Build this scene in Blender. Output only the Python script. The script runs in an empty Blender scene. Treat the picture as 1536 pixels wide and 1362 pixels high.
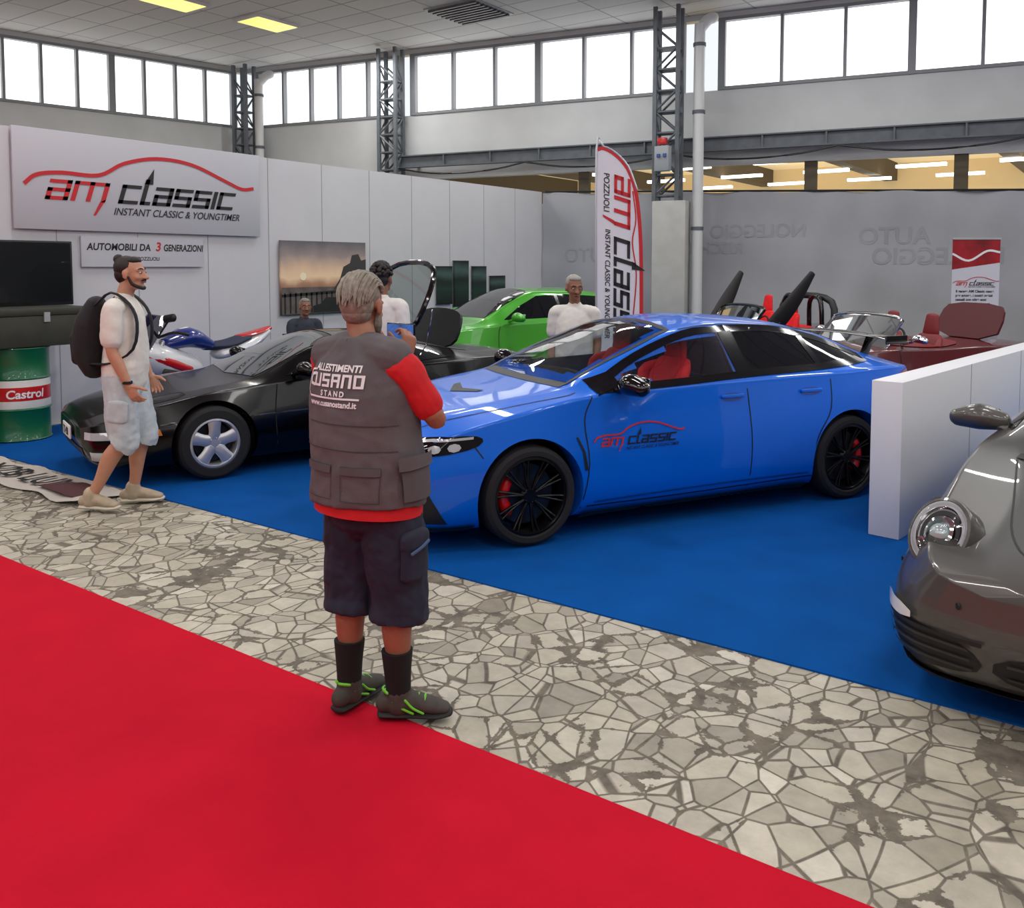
import bpy,bmesh,math,random
from mathutils import Vector,Matrix,Euler
from mathutils.bvhtree import BVHTree
from mathutils.geometry import delaunay_2d_cdt
random.seed(7)
SC=bpy.context.scene
SC.view_settings.view_transform='Standard'
D2R=math.pi/180
V=Vector
# ------------------------------------------------------------------ materials
def C(r,g,b):
    f=lambda c:(c/12.92 if c<=.04045 else ((c+.055)/1.055)**2.4)
    return (f(r/255),f(g/255),f(b/255),1)
MATS={}
def mat(name,col,rough=.5,metal=0.,coat=0.,es=0.,ns=0.,na=0.,bump=0.,spec=.5,bs=None):
    if name in MATS: return MATS[name]
    m=bpy.data.materials.new(name); m.use_nodes=True; nt=m.node_tree; N=nt.nodes; L=nt.links
    b=N['Principled BSDF']; b.inputs['Base Color'].default_value=col
    b.inputs['Roughness'].default_value=rough; b.inputs['Metallic'].default_value=metal
    b.inputs['Coat Weight'].default_value=coat; b.inputs['Coat Roughness'].default_value=.03
    b.inputs['Specular IOR Level'].default_value=spec
    if es>0:
        b.inputs['Emission Color'].default_value=col; b.inputs['Emission Strength'].default_value=es
    if ns>0:
        tc=N.new('ShaderNodeTexCoord'); no=N.new('ShaderNodeTexNoise'); no.inputs['Scale'].default_value=ns
        no.inputs['Detail'].default_value=6
        L.new(tc.outputs['Object'],no.inputs['Vector'])
        if na>0:
            mr=N.new('ShaderNodeMapRange'); mr.inputs['From Min'].default_value=.3; mr.inputs['From Max'].default_value=.7
            mr.inputs['To Min'].default_value=1-na; mr.inputs['To Max'].default_value=1+na
            hs=N.new('ShaderNodeHueSaturation'); hs.inputs['Color'].default_value=col
            L.new(no.outputs['Fac'],mr.inputs['Value']); L.new(mr.outputs['Result'],hs.inputs['Value'])
            L.new(hs.outputs['Color'],b.inputs['Base Color'])
        if bump>0:
            bp=N.new('ShaderNodeBump'); bp.inputs['Strength'].default_value=bump; bp.inputs['Distance'].default_value=.02
            if bs:
                n2=N.new('ShaderNodeTexNoise'); n2.inputs['Scale'].default_value=bs; n2.inputs['Detail'].default_value=4
                L.new(tc.outputs['Object'],n2.inputs['Vector']); L.new(n2.outputs['Fac'],bp.inputs['Height'])
            else: L.new(no.outputs['Fac'],bp.inputs['Height'])
            L.new(bp.outputs['Normal'],b.inputs['Normal'])
    MATS[name]=m; return m
def glass(name,tint,ior=1.5):
    if name in MATS: return MATS[name]
    m=bpy.data.materials.new(name); m.use_nodes=True; nt=m.node_tree; N=nt.nodes; L=nt.links
    N.remove(N['Principled BSDF']); out=N['Material Output']
    t=N.new('ShaderNodeBsdfTransparent'); t.inputs[0].default_value=tint
    g=N.new('ShaderNodeBsdfGlossy'); g.inputs['Roughness'].default_value=.02
    fr=N.new('ShaderNodeFresnel'); fr.inputs[0].default_value=ior
    mx=N.new('ShaderNodeMixShader'); L.new(fr.outputs[0],mx.inputs[0]); L.new(t.outputs[0],mx.inputs[1]); L.new(g.outputs[0],mx.inputs[2])
    L.new(mx.outputs[0],out.inputs[0]); MATS[name]=m; return m
def paving():
    m=bpy.data.materials.new('crazy_paving_marble'); m.use_nodes=True; nt=m.node_tree; N=nt.nodes; L=nt.links
    b=N['Principled BSDF']; tc=N.new('ShaderNodeTexCoord')
    no=N.new('ShaderNodeTexNoise'); no.inputs['Scale'].default_value=1.2; no.inputs['Detail'].default_value=1
    L.new(tc.outputs['Object'],no.inputs['Vector'])
    ad=N.new('ShaderNodeVectorMath'); ad.operation='MULTIPLY_ADD'; ad.inputs[1].default_value=(.22,.22,0)
    L.new(no.outputs['Color'],ad.inputs[0]); L.new(tc.outputs['Object'],ad.inputs[2])
    def vor(scale,mul,off):
        fl=N.new('ShaderNodeVectorMath'); fl.operation='MULTIPLY_ADD'; fl.inputs[1].default_value=mul; fl.inputs[2].default_value=off; L.new(ad.outputs[0],fl.inputs[0])
        ve=N.new('ShaderNodeTexVoronoi'); ve.feature='DISTANCE_TO_EDGE'; ve.inputs['Scale'].default_value=scale
        vc=N.new('ShaderNodeTexVoronoi'); vc.feature='F1'; vc.inputs['Scale'].default_value=scale
        L.new(fl.outputs[0],ve.inputs['Vector']); L.new(fl.outputs[0],vc.inputs['Vector']); 
        sp=N.new('ShaderNodeSeparateColor'); L.new(vc.outputs['Color'],sp.inputs[0])
        d=N.new('ShaderNodeMath'); d.operation='DIVIDE'; L.new(ve.outputs['Distance'],d.inputs[0]); d.inputs[1].default_value=scale
        return d,sp
    d1,s1=vor(6.8,(1,1,0),(0,0,0)); d2,s2=vor(3.6,(1.25,.85,0),(7.3,2.1,0))
    mn=N.new('ShaderNodeMath'); mn.operation='MINIMUM'; L.new(d1.outputs[0],mn.inputs[0]); L.new(d2.outputs[0],mn.inputs[1])
    sm=N.new('ShaderNodeMath'); sm.operation='ADD'; L.new(s1.outputs[0],sm.inputs[0]); L.new(s2.outputs[1],sm.inputs[1])
    fr=N.new('ShaderNodeMath'); fr.operation='FRACT'; L.new(sm.outputs[0],fr.inputs[0])
    cr=N.new('ShaderNodeValToRGB'); e=cr.color_ramp.elements
    e[0].position=0; e[0].color=C(144,138,122); e[1].position=1; e[1].color=C(208,203,186)
    for p,c in ((.3,C(180,174,154)),(.55,C(194,188,170)),(.8,C(164,158,142))): x=e.new(p); x.color=c
    L.new(fr.outputs[0],cr.inputs[0])
    n2=N.new('ShaderNodeTexNoise'); n2.inputs['Scale'].default_value=9; n2.inputs['Detail'].default_value=8; n2.inputs['Roughness'].default_value=.7
    L.new(tc.outputs['Object'],n2.inputs['Vector'])
    mr=N.new('ShaderNodeMapRange'); mr.inputs['From Min'].default_value=.3; mr.inputs['From Max'].default_value=.7; mr.inputs['To Min'].default_value=.76; mr.inputs['To Max'].default_value=1.12
    L.new(n2.outputs['Fac'],mr.inputs['Value'])
    hs=N.new('ShaderNodeHueSaturation'); L.new(cr.outputs[0],hs.inputs['Color']); L.new(mr.outputs[0],hs.inputs['Value'])
    n3=N.new('ShaderNodeTexNoise'); n3.inputs['Scale'].default_value=1.9; n3.inputs['Detail'].default_value=9; n3.inputs['Roughness'].default_value=.72
    L.new(tc.outputs['Object'],n3.inputs['Vector'])
    wr=N.new('ShaderNodeMapRange'); wr.inputs['From Min'].default_value=.53; wr.inputs['From Max'].default_value=.69; wr.inputs['To Min'].default_value=.0042; wr.inputs['To Max'].default_value=.045
    L.new(n3.outputs['Fac'],wr.inputs['Value'])
    lt=N.new('ShaderNodeMath'); lt.operation='SUBTRACT'; L.new(mn.outputs[0],lt.inputs[0]); L.new(wr.outputs[0],lt.inputs[1])
    st=N.new('ShaderNodeMapRange'); st.inputs['From Min'].default_value=-.0015; st.inputs['From Max'].default_value=.0015
    L.new(lt.outputs[0],st.inputs['Value'])
    gc=N.new('ShaderNodeMix'); gc.data_type='RGBA'
    gr=N.new('ShaderNodeValToRGB'); gr.color_ramp.elements[0].color=C(76,71,62); gr.color_ramp.elements[1].color=C(128,120,106)
    gr.color_ramp.elements[0].position=.3; gr.color_ramp.elements[1].position=.7
    L.new(n2.outputs['Fac'],gr.inputs[0])
    L.new(st.outputs[0],gc.inputs[0]); L.new(gr.outputs[0],gc.inputs[6]); L.new(hs.outputs[0],gc.inputs[7])
    L.new(gc.outputs[2],b.inputs['Base Color'])
    rr=N.new('ShaderNodeMapRange'); rr.inputs['To Min'].default_value=.9; rr.inputs['To Max'].default_value=.45; L.new(st.outputs[0],rr.inputs['Value']); L.new(rr.outputs[0],b.inputs['Roughness'])
    bp=N.new('ShaderNodeBump'); bp.inputs['Strength'].default_value=.4; bp.inputs['Distance'].default_value=.01; L.new(st.outputs[0],bp.inputs['Height']); L.new(bp.outputs[0],b.inputs['Normal'])
    return m
def ceilmat():
    m=bpy.data.materials.new('ceiling_tiles'); m.use_nodes=True; nt=m.node_tree; N=nt.nodes; L=nt.links
    b=N['Principled BSDF']; tc=N.new('ShaderNodeTexCoord'); br=N.new('ShaderNodeTexBrick')
    br.offset=0; br.inputs['Scale'].default_value=1; br.inputs['Brick Width'].default_value=1.2; br.inputs['Row Height'].default_value=.6
    br.inputs['Mortar Size'].default_value=.018; br.inputs['Color1'].default_value=C(196,196,194); br.inputs['Color2'].default_value=C(182,182,182)
    br.inputs['Mortar'].default_value=C(140,140,142); L.new(tc.outputs['Object'],br.inputs['Vector']); L.new(br.outputs['Color'],b.inputs['Base Color'])
    b.inputs['Roughness'].default_value=.8
    return m
# ------------------------------------------------------------------ mesh helpers
class Grp:
    def __init__(s,name,loc=(0,0,0),rz=0,sc=1):
        e=bpy.data.objects.new(name,None); SC.collection.objects.link(e)
        e.location=loc; e.rotation_euler=(0,0,rz); e.scale=(sc,sc,sc); e.empty_display_size=.2; s.e=e
def par(o,g):
    if g is not None: o.parent=g.e if isinstance(g,Grp) else g
def setsharp(me,ang):
    bm=bmesh.new(); bm.from_mesh(me)
    for f in bm.faces: f.smooth=True
    for e in bm.edges:
        if len(e.link_faces)==2 and e.calc_face_angle(0)>ang*D2R: e.smooth=False
    bm.to_mesh(me); bm.free()
def mk(name,verts,faces,m,g=None,smooth=0):
    me=bpy.data.meshes.new(name); me.from_pydata([tuple(v) for v in verts],[],faces); me.update()
    if m: me.materials.append(m)
    o=bpy.data.objects.new(name,me); SC.collection.objects.link(o); par(o,g)
    if smooth: setsharp(me,smooth)
    return o
def fin(bm,name,m,g=None,smooth=40,vox=0,sm=0,disp=0,dsc=.1):
    bmesh.ops.recalc_face_normals(bm,faces=bm.faces[:])
    me=bpy.data.meshes.new(name); bm.to_mesh(me); bm.free(); me.materials.append(m)
    o=bpy.data.objects.new(name,me); SC.collection.objects.link(o); par(o,g)
    if smooth: setsharp(me,smooth)
    if vox:
        r=o.modifiers.new('r','REMESH'); r.mode='VOXEL'; r.voxel_size=vox; r.use_smooth_shade=True
        if sm:
            s=o.modifiers.new('s','SMOOTH'); s.factor=.5; s.iterations=sm
        if disp:
            t=bpy.data.textures.new('cl','CLOUDS'); t.noise_scale=dsc
            d=o.modifiers.new('d','DISPLACE'); d.texture=t; d.strength=disp; d.mid_level=.5
    return o
def bx(bm,c,s,R=None,bev=0,seg=2):
    r=bmesh.ops.create_cube(bm,size=1); vs=r['verts']
    M=Matrix.Translation(V(c))@(R.to_4x4() if R else Matrix())@Matrix.Diagonal((s[0],s[1],s[2],1))
    bmesh.ops.transform(bm,matrix=M,verts=vs)
    if bev:
        es=list({e for v in vs for e in v.link_edges}); bmesh.ops.bevel(bm,geom=es,offset=bev,segments=seg,affect='EDGES',profile=.5)
def boxes(name,lst,m,g=None,bev=0,R=None):
    bm=bmesh.new()
    for c,s in lst: bx(bm,c,s,R,bev)
    return fin(bm,name,m,g,30)
def ell(bm,c,r,R=None,u=20,v=14):
    M=Matrix.Translation(V(c))@(R.to_4x4() if R else Matrix())@Matrix.Diagonal((r[0],r[1],r[2],1))
    bmesh.ops.create_uvsphere(bm,u_segments=u,v_segments=v,radius=1,matrix=M)
def crom(P,sub):
    if len(P)==2 or sub<=1:
        if len(P)==2 and sub>1: return [tuple(a+(b-a)*i/sub for a,b in zip(P[0],P[1])) for i in range(sub+1)]
        return [tuple(p) for p in P]
    Q=[tuple(2*a-b for a,b in zip(P[0],P[1]))]+[tuple(p) for p in P]+[tuple(2*a-b for a,b in zip(P[-1],P[-2]))]
    out=[]
    for i in range(1,len(Q)-2):
        p0,p1,p2,p3=Q[i-1:i+3]
        for k in range(sub):
            t=k/sub
            out.append(tuple(.5*((2*b)+(-a+c)*t+(2*a-5*b+4*c-d)*t*t+(-a+3*b-3*c+d)*t**3) for a,b,c,d in zip(p0,p1,p2,p3)))
    out.append(tuple(P[-1])); return out
def chain(bm,pts,rad,n=14,ref=(1,0,0),sub=3,cap=True):
    data=[]
    for p,r in zip(pts,rad):
        a,b=(r if isinstance(r,(tuple,list)) else (r,r)); data.append((p[0],p[1],p[2],a,b))
    data=crom(data,sub); rings=[]; ref=V(ref); n0=len(data)
    for i,d in enumerate(data):
        p=V(d[:3]); q0=V(data[max(i-1,0)][:3]); q1=V(data[min(i+1,n0-1)][:3]); t=(q1-q0)
        if t.length<1e-9: t=V((0,0,1))
        t.normalize(); A=ref-t*ref.dot(t)
        if A.length<.05: A=V((0,1,0))-t*t.y
        if A.length<.05: A=V((0,0,1))-t*t.z
        A.normalize(); B=t.cross(A); rings.append((p,t,A,B,max(d[3],1e-4),max(d[4],1e-4)))
    full=[]
    if cap:
        p,t,A,B,a,b=rings[0]; m=min(a,b)
        for th in (80,55,28): full.append((p-t*m*math.sin(th*D2R),A,B,a*math.cos(th*D2R),b*math.cos(th*D2R)))
    for p,t,A,B,a,b in rings: full.append((p,A,B,a,b))
    if cap:
        p,t,A,B,a,b=rings[-1]; m=min(a,b)
        for th in (28,55,80): full.append((p+t*m*math.sin(th*D2R),A,B,a*math.cos(th*D2R),b*math.cos(th*D2R)))
    R=[]
    for p,A,B,a,b in full:
        R.append([bm.verts.new(p+A*a*math.cos(2*math.pi*k/n)+B*b*math.sin(2*math.pi*k/n)) for k in range(n)])
    for r0,r1 in zip(R,R[1:]):
        for k in range(n): bm.faces.new((r0[k],r0[(k+1)%n],r1[(k+1)%n],r1[k]))
    bm.faces.new(R[0][::-1]); bm.faces.new(R[-1])
def lathe(bm,prof,n=48,M=None):
    M=M or Matrix(); R=[]
    for r,h in prof:
        R.append([bm.verts.new(M@V((r*math.cos(2*math.pi*k/n),h,r*math.sin(2*math.pi*k/n)))) for k in range(n)])
    for r0,r1 in zip(R,R[1:]):
        for k in range(n): bm.faces.new((r0[k],r0[(k+1)%n],r1[(k+1)%n],r1[k]))
    if prof[0][0]>1e-6 and prof[0][0]<.02: bm.faces.new(R[0])
    if prof[-1][0]>1e-6 and prof[-1][0]<.02: bm.faces.new(R[-1])
def chaik(P,it,closed=True):
    for _ in range(it):
        Q=[]; n=len(P)
        if closed:
            for i in range(n):
                a,b=P[i],P[(i+1)%n]; Q+= [tuple(.75*x+.25*y for x,y in zip(a,b)),tuple(.25*x+.75*y for x,y in zip(a,b))]
        else:
            Q=[P[0]]
            for i in range(n-1):
                a,b=P[i],P[i+1]
                if i>0: Q.append(tuple(.75*x+.25*y for x,y in zip(a,b)))
                if i<n-2: Q.append(tuple(.25*x+.75*y for x,y in zip(a,b)))
            Q.append(P[-1])
        P=Q
    return P
def pip(p,poly):
    x,y=p; c=False; n=len(poly)
    for i in range(n):
        x1,y1=poly[i][:2]; x2,y2=poly[(i+1)%n][:2]
        if (y1>y)!=(y2>y) and x<(x2-x1)*(y-y1)/(y2-y1)+x1: c=not c
    return c
def fill2d(out,step):
    ar=sum(a[0]*b[1]-b[0]*a[1] for a,b in zip(out,out[1:]+out[:1]))
    if ar<0: out=out[::-1]
    P=[]
    for a,b in zip(out,out[1:]+out[:1]):
        l=math.hypot(b[0]-a[0],b[1]-a[1])
        if l<1e-5: continue
        k=max(1,int(l/step))
        for i in range(k): P.append((a[0]+(b[0]-a[0])*i/k,a[1]+(b[1]-a[1])*i/k))
    nb=len(P); xs=[p[0] for p in P]; ys=[p[1] for p in P]; bnd=P[:]
    x=min(xs)+step/2
    while x<max(xs):
        y=min(ys)+step/2
        while y<max(ys):
            if pip((x,y),bnd) and min(abs(x-q[0])+abs(y-q[1]) for q in bnd)>step*.4: P.append((x,y))
            y+=step
        x+=step
    r=delaunay_2d_cdt([V(p) for p in P],[],[list(range(nb))],1,1e-6)
    return [(v.x,v.y) for v in r[0]],[list(f) for f in r[2]]
def frame(az,top):
    if top: return V((1,0,0)),V((0,1,0)),V((0,0,1))
    a=az*D2R; return V((math.cos(a),-math.sin(a),0)),V((0,0,1)),V((math.sin(a),math.cos(a),0))
def proj(bvh,uv,az,top,off):
    u,v,o=frame(az,top); p=u*uv[0]+v*uv[1]+o*4
    h=bvh.ray_cast(p,-o)
    if h[0] is None:
        h=bvh.find_nearest(u*uv[0]+v*uv[1]+o*.6)
    n=h[1]
    if n.dot(o)<0: n=-n
    return h[0]+n*off
def patch(bvh,name,g,out,m,az=0,top=False,off=.004,step=.05,mirror=False,rnd=0):
    if rnd: out=chaik(out,rnd)
    vs,fs=fill2d(list(out),step); P=[proj(bvh,p,az,top,off) for p in vs]
    F=[f for f in fs]
    if mirror:
        n=len(P); P=P+[V((p.x,-p.y,p.z)) for p in P]; F=F+[[i+n for i in f][::-1] for f in fs]
    o=mk(name,P,F,m,g); 
    for p in o.data.polygons: p.use_smooth=True
    return o
def ribbon(pts,w):
    L=[];R=[]
    for i,p in enumerate(pts):
        a=pts[max(0,i-1)]; b=pts[min(len(pts)-1,i+1)]; dx,dy=b[0]-a[0],b[1]-a[1]; l=math.hypot(dx,dy) or 1
        nx,ny=-dy/l*w/2,dx/l*w/2; L.append((p[0]+nx,p[1]+ny)); R.append((p[0]-nx,p[1]-ny))
    return L+R[::-1]
def strip(bvh,name,g,pts,w,m,sub=4,**k):
    pts=crom(pts,sub) if len(pts)>2 and sub>1 else pts
    return patch(bvh,name,g,ribbon(pts,w),m,step=k.pop('step',.06),**k)
def textmesh(body,size,shear=0,offset=0,align='LEFT',sx=1,space=1):
    c=bpy.data.curves.new('t','FONT'); c.body=body; c.size=size; c.shear=shear; c.offset=offset; c.align_x=align; c.space_character=space
    o=bpy.data.objects.new('t',c); SC.collection.objects.link(o); dg=bpy.context.evaluated_depsgraph_get(); dg.update()
    me=bpy.data.meshes.new_from_object(o.evaluated_get(dg)); vs=[(v.co.x*sx,v.co.y) for v in me.vertices]; fs=[list(p.vertices) for p in me.polygons]
    bpy.data.objects.remove(o); bpy.data.curves.remove(c); bpy.data.meshes.remove(me); return vs,fs
def text(name,g,body,size,m,org,ux,uy,**k):
    vs,fs=textmesh(body,size,**k); org=V(org);ux=V(ux);uy=V(uy)
    return mk(name,[org+ux*a+uy*b for a,b in vs],fs,m,g)
def flat(name,g,out,m,org,ux,uy,step=1e9):
    vs,fs=fill2d(list(out),step if step<1e8 else .5); org=V(org);ux=V(ux);uy=V(uy)
    return mk(name,[org+ux*a+uy*b for a,b in vs],fs,m,g)
# squared block lettering (stroked polylines)
GL={'a':([[(0,1),(1,1),(1,0),(0,0),(0,.5),(1,.5)]],1),'m':([[(0,0),(0,1),(1.8,1),(1.8,0)],[(.9,1),(.9,0)]],1.8),'c':([[(1,1),(0,1),(0,0),(1,0)]],1),'l':([[(0,1.45),(0,0),(.4,0)]],.4),
 's':([[(1,1),(0,1),(0,.5),(1,.5),(1,0),(0,0)]],1),'i':([[(0,0),(0,1)]],0),'U':([[(0,1),(0,0),(1,0),(1,1)]],1),'S':([[(1,1),(0,1),(0,.5),(1,.5),(1,0),(0,0)]],1),'A':([[(0,0),(0,1),(1,1),(1,0)],[(0,.5),(1,.5)]],1),
 'N':([[(0,0),(0,1),(1,1),(1,0)]],1),'O':([[(0,0),(0,1),(1,1),(1,0),(0,0)]],1)}
def block(word,h,w,t,shear=0,gap=.02,x0=0,y0=0,tyf=.8):
    vs=[];fs=[];x=x0;ty=t*tyf
    for ch in word:
        polys,wd=GL[ch]
        for P in polys:
            for a,b in zip(P,P[1:]):
                xa,xb=sorted((a[0],b[0])); ya,yb=sorted((a[1],b[1])); X0=x+xa*w;X1=x+xb*w+t;Y0=ya*(h-ty);Y1=yb*(h-ty)+ty
                k=len(vs)
                for q in((X0,Y0),(X1,Y0),(X1,Y1),(X0,Y1)): vs.append((q[0]+shear*q[1],y0+q[1]))
                fs.append([k,k+1,k+2,k+3])
        x+=wd*w+t+gap
    return vs,fs
SW=[(-.22,.16),(-.08,.27),(.2,.315),(.65,.32),(.98,.49),(1.42,.59),(1.92,.56),(2.43,.39),(2.7,.30),(2.9,.32)]
def logo(g,f,S,rm,dm,tag=True,swoosh=True,nm='logo',dy=0):
    vs,fs=block('am',.235,.205,.058,.32,gap=.03,tyf=.72); mk(nm+'_am',[f(a*S,b*S) for a,b in vs],fs,rm,g)
    mk(nm+'_tail',[f(a*S,b*S) for a,b in((.655,.0),(.735,.04),(.60,-.16),(.57,-.16))],[(0,1,2,3)],rm,g)
    vs,fs=block('classic',.235,.195,.06,.32,gap=.03,x0=.88,tyf=.72); mk(nm+'_classic',[f(a*S,b*S) for a,b in vs],fs,dm,g)
    mk(nm+'_spike',[f(a*S,b*S) for a,b in((1.24,.26),(1.36,.26),(1.38,.46))],[(0,1,2)],dm,g)
    if tag:
        vs,fs=textmesh('INSTANT CLASSIC & YOUNGTIMER',.125,shear=.3,offset=.001,sx=.93); mk(nm+'_tagline',[f((a+.82)*S,(b-.14)*S) for a,b in vs],fs,dm,g)
    if swoosh:
        vs,fs=fill2d(ribbon(crom(SW,5),.045),.3); mk(nm+'_swoosh',[f(a*S,b*S) for a,b in vs],fs,rm,g)
# ------------------------------------------------------------------ common materials
white_panel=mat('white_panel',C(204,204,208),.6,ns=1.5,na=.03)
plaster=mat('plaster',C(196,199,200),.85,ns=1.2,na=.06,bump=.1)
hallwall=mat('hall_wall_grey',C(104,106,106),.9,ns=1.2,na=.1)
black=mat('black_rubber',C(18,18,19),.7)
blackgloss=mat('black_gloss',C(7,7,8),.12,coat=.4)
blackpl=mat('black_plastic',C(20,20,22),.5)
chrome=mat('chrome',C(225,225,228),.08,metal=1)
silver=mat('silver_alloy',C(200,202,206),.35,metal=.7)
darkglass=mat('dark_glass',C(9,11,12),.03,coat=.6)
lens=mat('lamp_lens',C(205,210,215),.08,coat=1,metal=.3)
redm=mat('red_plastic',C(190,15,20),.35,coat=.5)
steel=mat('painted_steel',C(92,98,104),.6,ns=6,na=.15)
redprint=mat('red_print',C(196,28,38),.5)
blackprint=mat('black_print',C(28,28,30),.5)
whiteprint=mat('white_print',C(232,232,232),.5)
seatred=mat('seat_red',C(225,18,28),.8,ns=30,na=.1)
# ------------------------------------------------------------------ room
ZW0,ZW1,ZC=5.12,6.45,6.55
def wallline(X): return 17.215+.195*X
floor=mk('floor',[(-20,-8,0),(8,-8,0),(8,20,0),(-20,20,0)],[(0,1,2,3)],paving())
red=mat('red_carpet',C(190,18,42),.95,ns=3,na=.06,bump=.25,bs=400,spec=.1)
boxes('red_carpet',[((-6,-1.245,.004),(25,7.51,.008))],red)
blue=mat('blue_carpet',C(2,78,152),.95,ns=2.5,na=.09,bump=.25,bs=400,spec=.1)
boxes('blue_carpet',[((-3.2,9.22,.004),(13.6,10.68,.008))],blue)
mk('ceiling',[(-20,-8,ZC),(8,-8,ZC),(8,wallline(8)+.2,ZC),(-18,wallline(-18)+.2,ZC),(-20,13.6,ZC)],[(4,3,2,1,0)],ceilmat())
ang=math.atan(.195)
pane=mat('frosted_pane',(1,1,1,1),.3,es=1.6)
framem=mat('window_frame',C(128,132,136),.5)
def wallrun(name,p0,p1,segs,m=plaster,th=.2,side=1):
    p0=V((p0[0],p0[1],0)); p1=V((p1[0],p1[1],0)); d=p1-p0; L=d.length; rz=math.atan2(d.y,d.x)
    g=Grp(name,p0,rz); boxes('panels',[((L*(a+b)/2,side*th/2,(z0+z1)/2),(L*(b-a),th,z1-z0)) for a,b,z0,z1 in segs],m,g)
    return g,L
wn=[0]
def windows(p0,p1,a,b,n,z0=ZW0,z1=ZW1,side=1,heavy=3):
    wn[0]+=1
    p0=V((p0[0],p0[1],0)); p1=V((p1[0],p1[1],0)); d=p1-p0; rz=math.atan2(d.y,d.x)
    g=Grp('window_%d'%wn[0],p0,rz); w=(b-a)/n
    boxes('glass_panes',[(((a+b)/2,side*.12,(z0+z1)/2),(b-a,.02,z1-z0))],pane,g)
    fr=[(((a+b)/2,side*.05,z0+.03),(b-a,.16,.06)),(((a+b)/2,side*.05,z1-.03),(b-a,.16,.06))]
    for i in range(n+1): 
        t=.13 if i%heavy==0 else .055
        fr.append(((a+i*w,side*.05,(z0+z1)/2),(t,.14,z1-z0)))
    boxes('frame',fr,framem,g)
    return g
BL=(-17.8,wallline(-17.8)); BR=(8,wallline(8))
def xb(X): return (X+17.8)/25.8
def sb(X): return (X+17.8)/math.cos(ang)
dbeam=mat('dark_beam',C(88,78,62),.8)
gw,_=wallrun('wall_back',BL,BR,[(0,1,0,3.1),(0,xb(-13.3),3.1,3.72),(0,1,3.72,ZW0),(0,1,ZW1,ZC)])
boxes('slot_mullions',[((sb(X),.1,3.41),(.22,.12,.62)) for X in (-9.3,-5.0,-2.6,.4)],dbeam,gw)
windows(BL,BR,.35,sb(-13.6),5,heavy=5); windows(BL,BR,sb(-13.2),sb(-7.35),6,heavy=3); windows(BL,BR,sb(-6.6),sb(-.2),6,heavy=3); windows(BL,BR,sb(.2),sb(8),6)
A0=(-20.0,2.2); A1=BL
LL=math.hypot(A1[0]-A0[0],A1[1]-A0[1])
wallrun('wall_left',A0,A1,[(0,1,0,ZW0),(0,1,ZW1,ZC)])
windows(A0,A1,.2,LL-.3,16,heavy=4)
mk('wall_left_near',[(-20,-8,0),(-20,2.2,0),(-20,2.2,ZC),(-20,-8,ZC)],[(0,1,2,3)],hallwall)
wallrun('wall_front',(-20,-8),(8,-8),[(0,1,0,4.3),(0,1,6.3,ZC)],m=hallwall,side=-1)
windows((-20,-8),(8,-8),0,28,22,4.3,6.3,side=-1,heavy=3)
wallrun('wall_right',(8,-8),(8,BR[1]),[(0,1,0,4.8),(0,1,6.3,ZC)],m=hallwall,side=-1)
windows((8,-8),(8,BR[1]),0,26.7,20,4.8,6.3,side=-1,heavy=3)
# adjacent hall seen through the slot: slab, beams, walls and lamps together
g=Grp('adjacent_hall')
mk('slab',[(-18,14.4,4.75),(9,19.5,4.75),(9,29,4.75),(-18,27,4.75)],[(0,1,2,3)],mat('warm_glow_ceiling',C(232,208,160),.8,es=.3),g)  # slab emits a warm glow standing in for lamplight on the ceiling
boxes('beams',[((X,23,4.5),(.35,10,.5)) for X in (-13,-9.5,-6,-2.5,1,4.5)],dbeam,g)
mk('far_wall',[(-18,26,0),(9,28,0),(9,28,4.8),(-18,26,4.8)],[(0,1,2,3)],mat('warm_glow_wall',C(222,195,145),.8,es=.2),g)  # weak self-glow puts the hall's lamplight into the wall material
mk('side_wall',[(-16,14.6,0),(-16,27,0),(-16,27,4.8),(-16,14.6,4.8)],[(0,1,2,3)],dbeam,g)
tube=mat('fluoro_tube',(1,.98,.92,1),.3,es=5)
bm=bmesh.new()
for i in range(9):
    for j in range(3): bx(bm,(-11.5+i*2.2+.5*j,20.5+j*2.2,4.25-.05*j),(1.1,.14,.07))
fin(bm,'lamp_tubes',tube,g)
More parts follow.
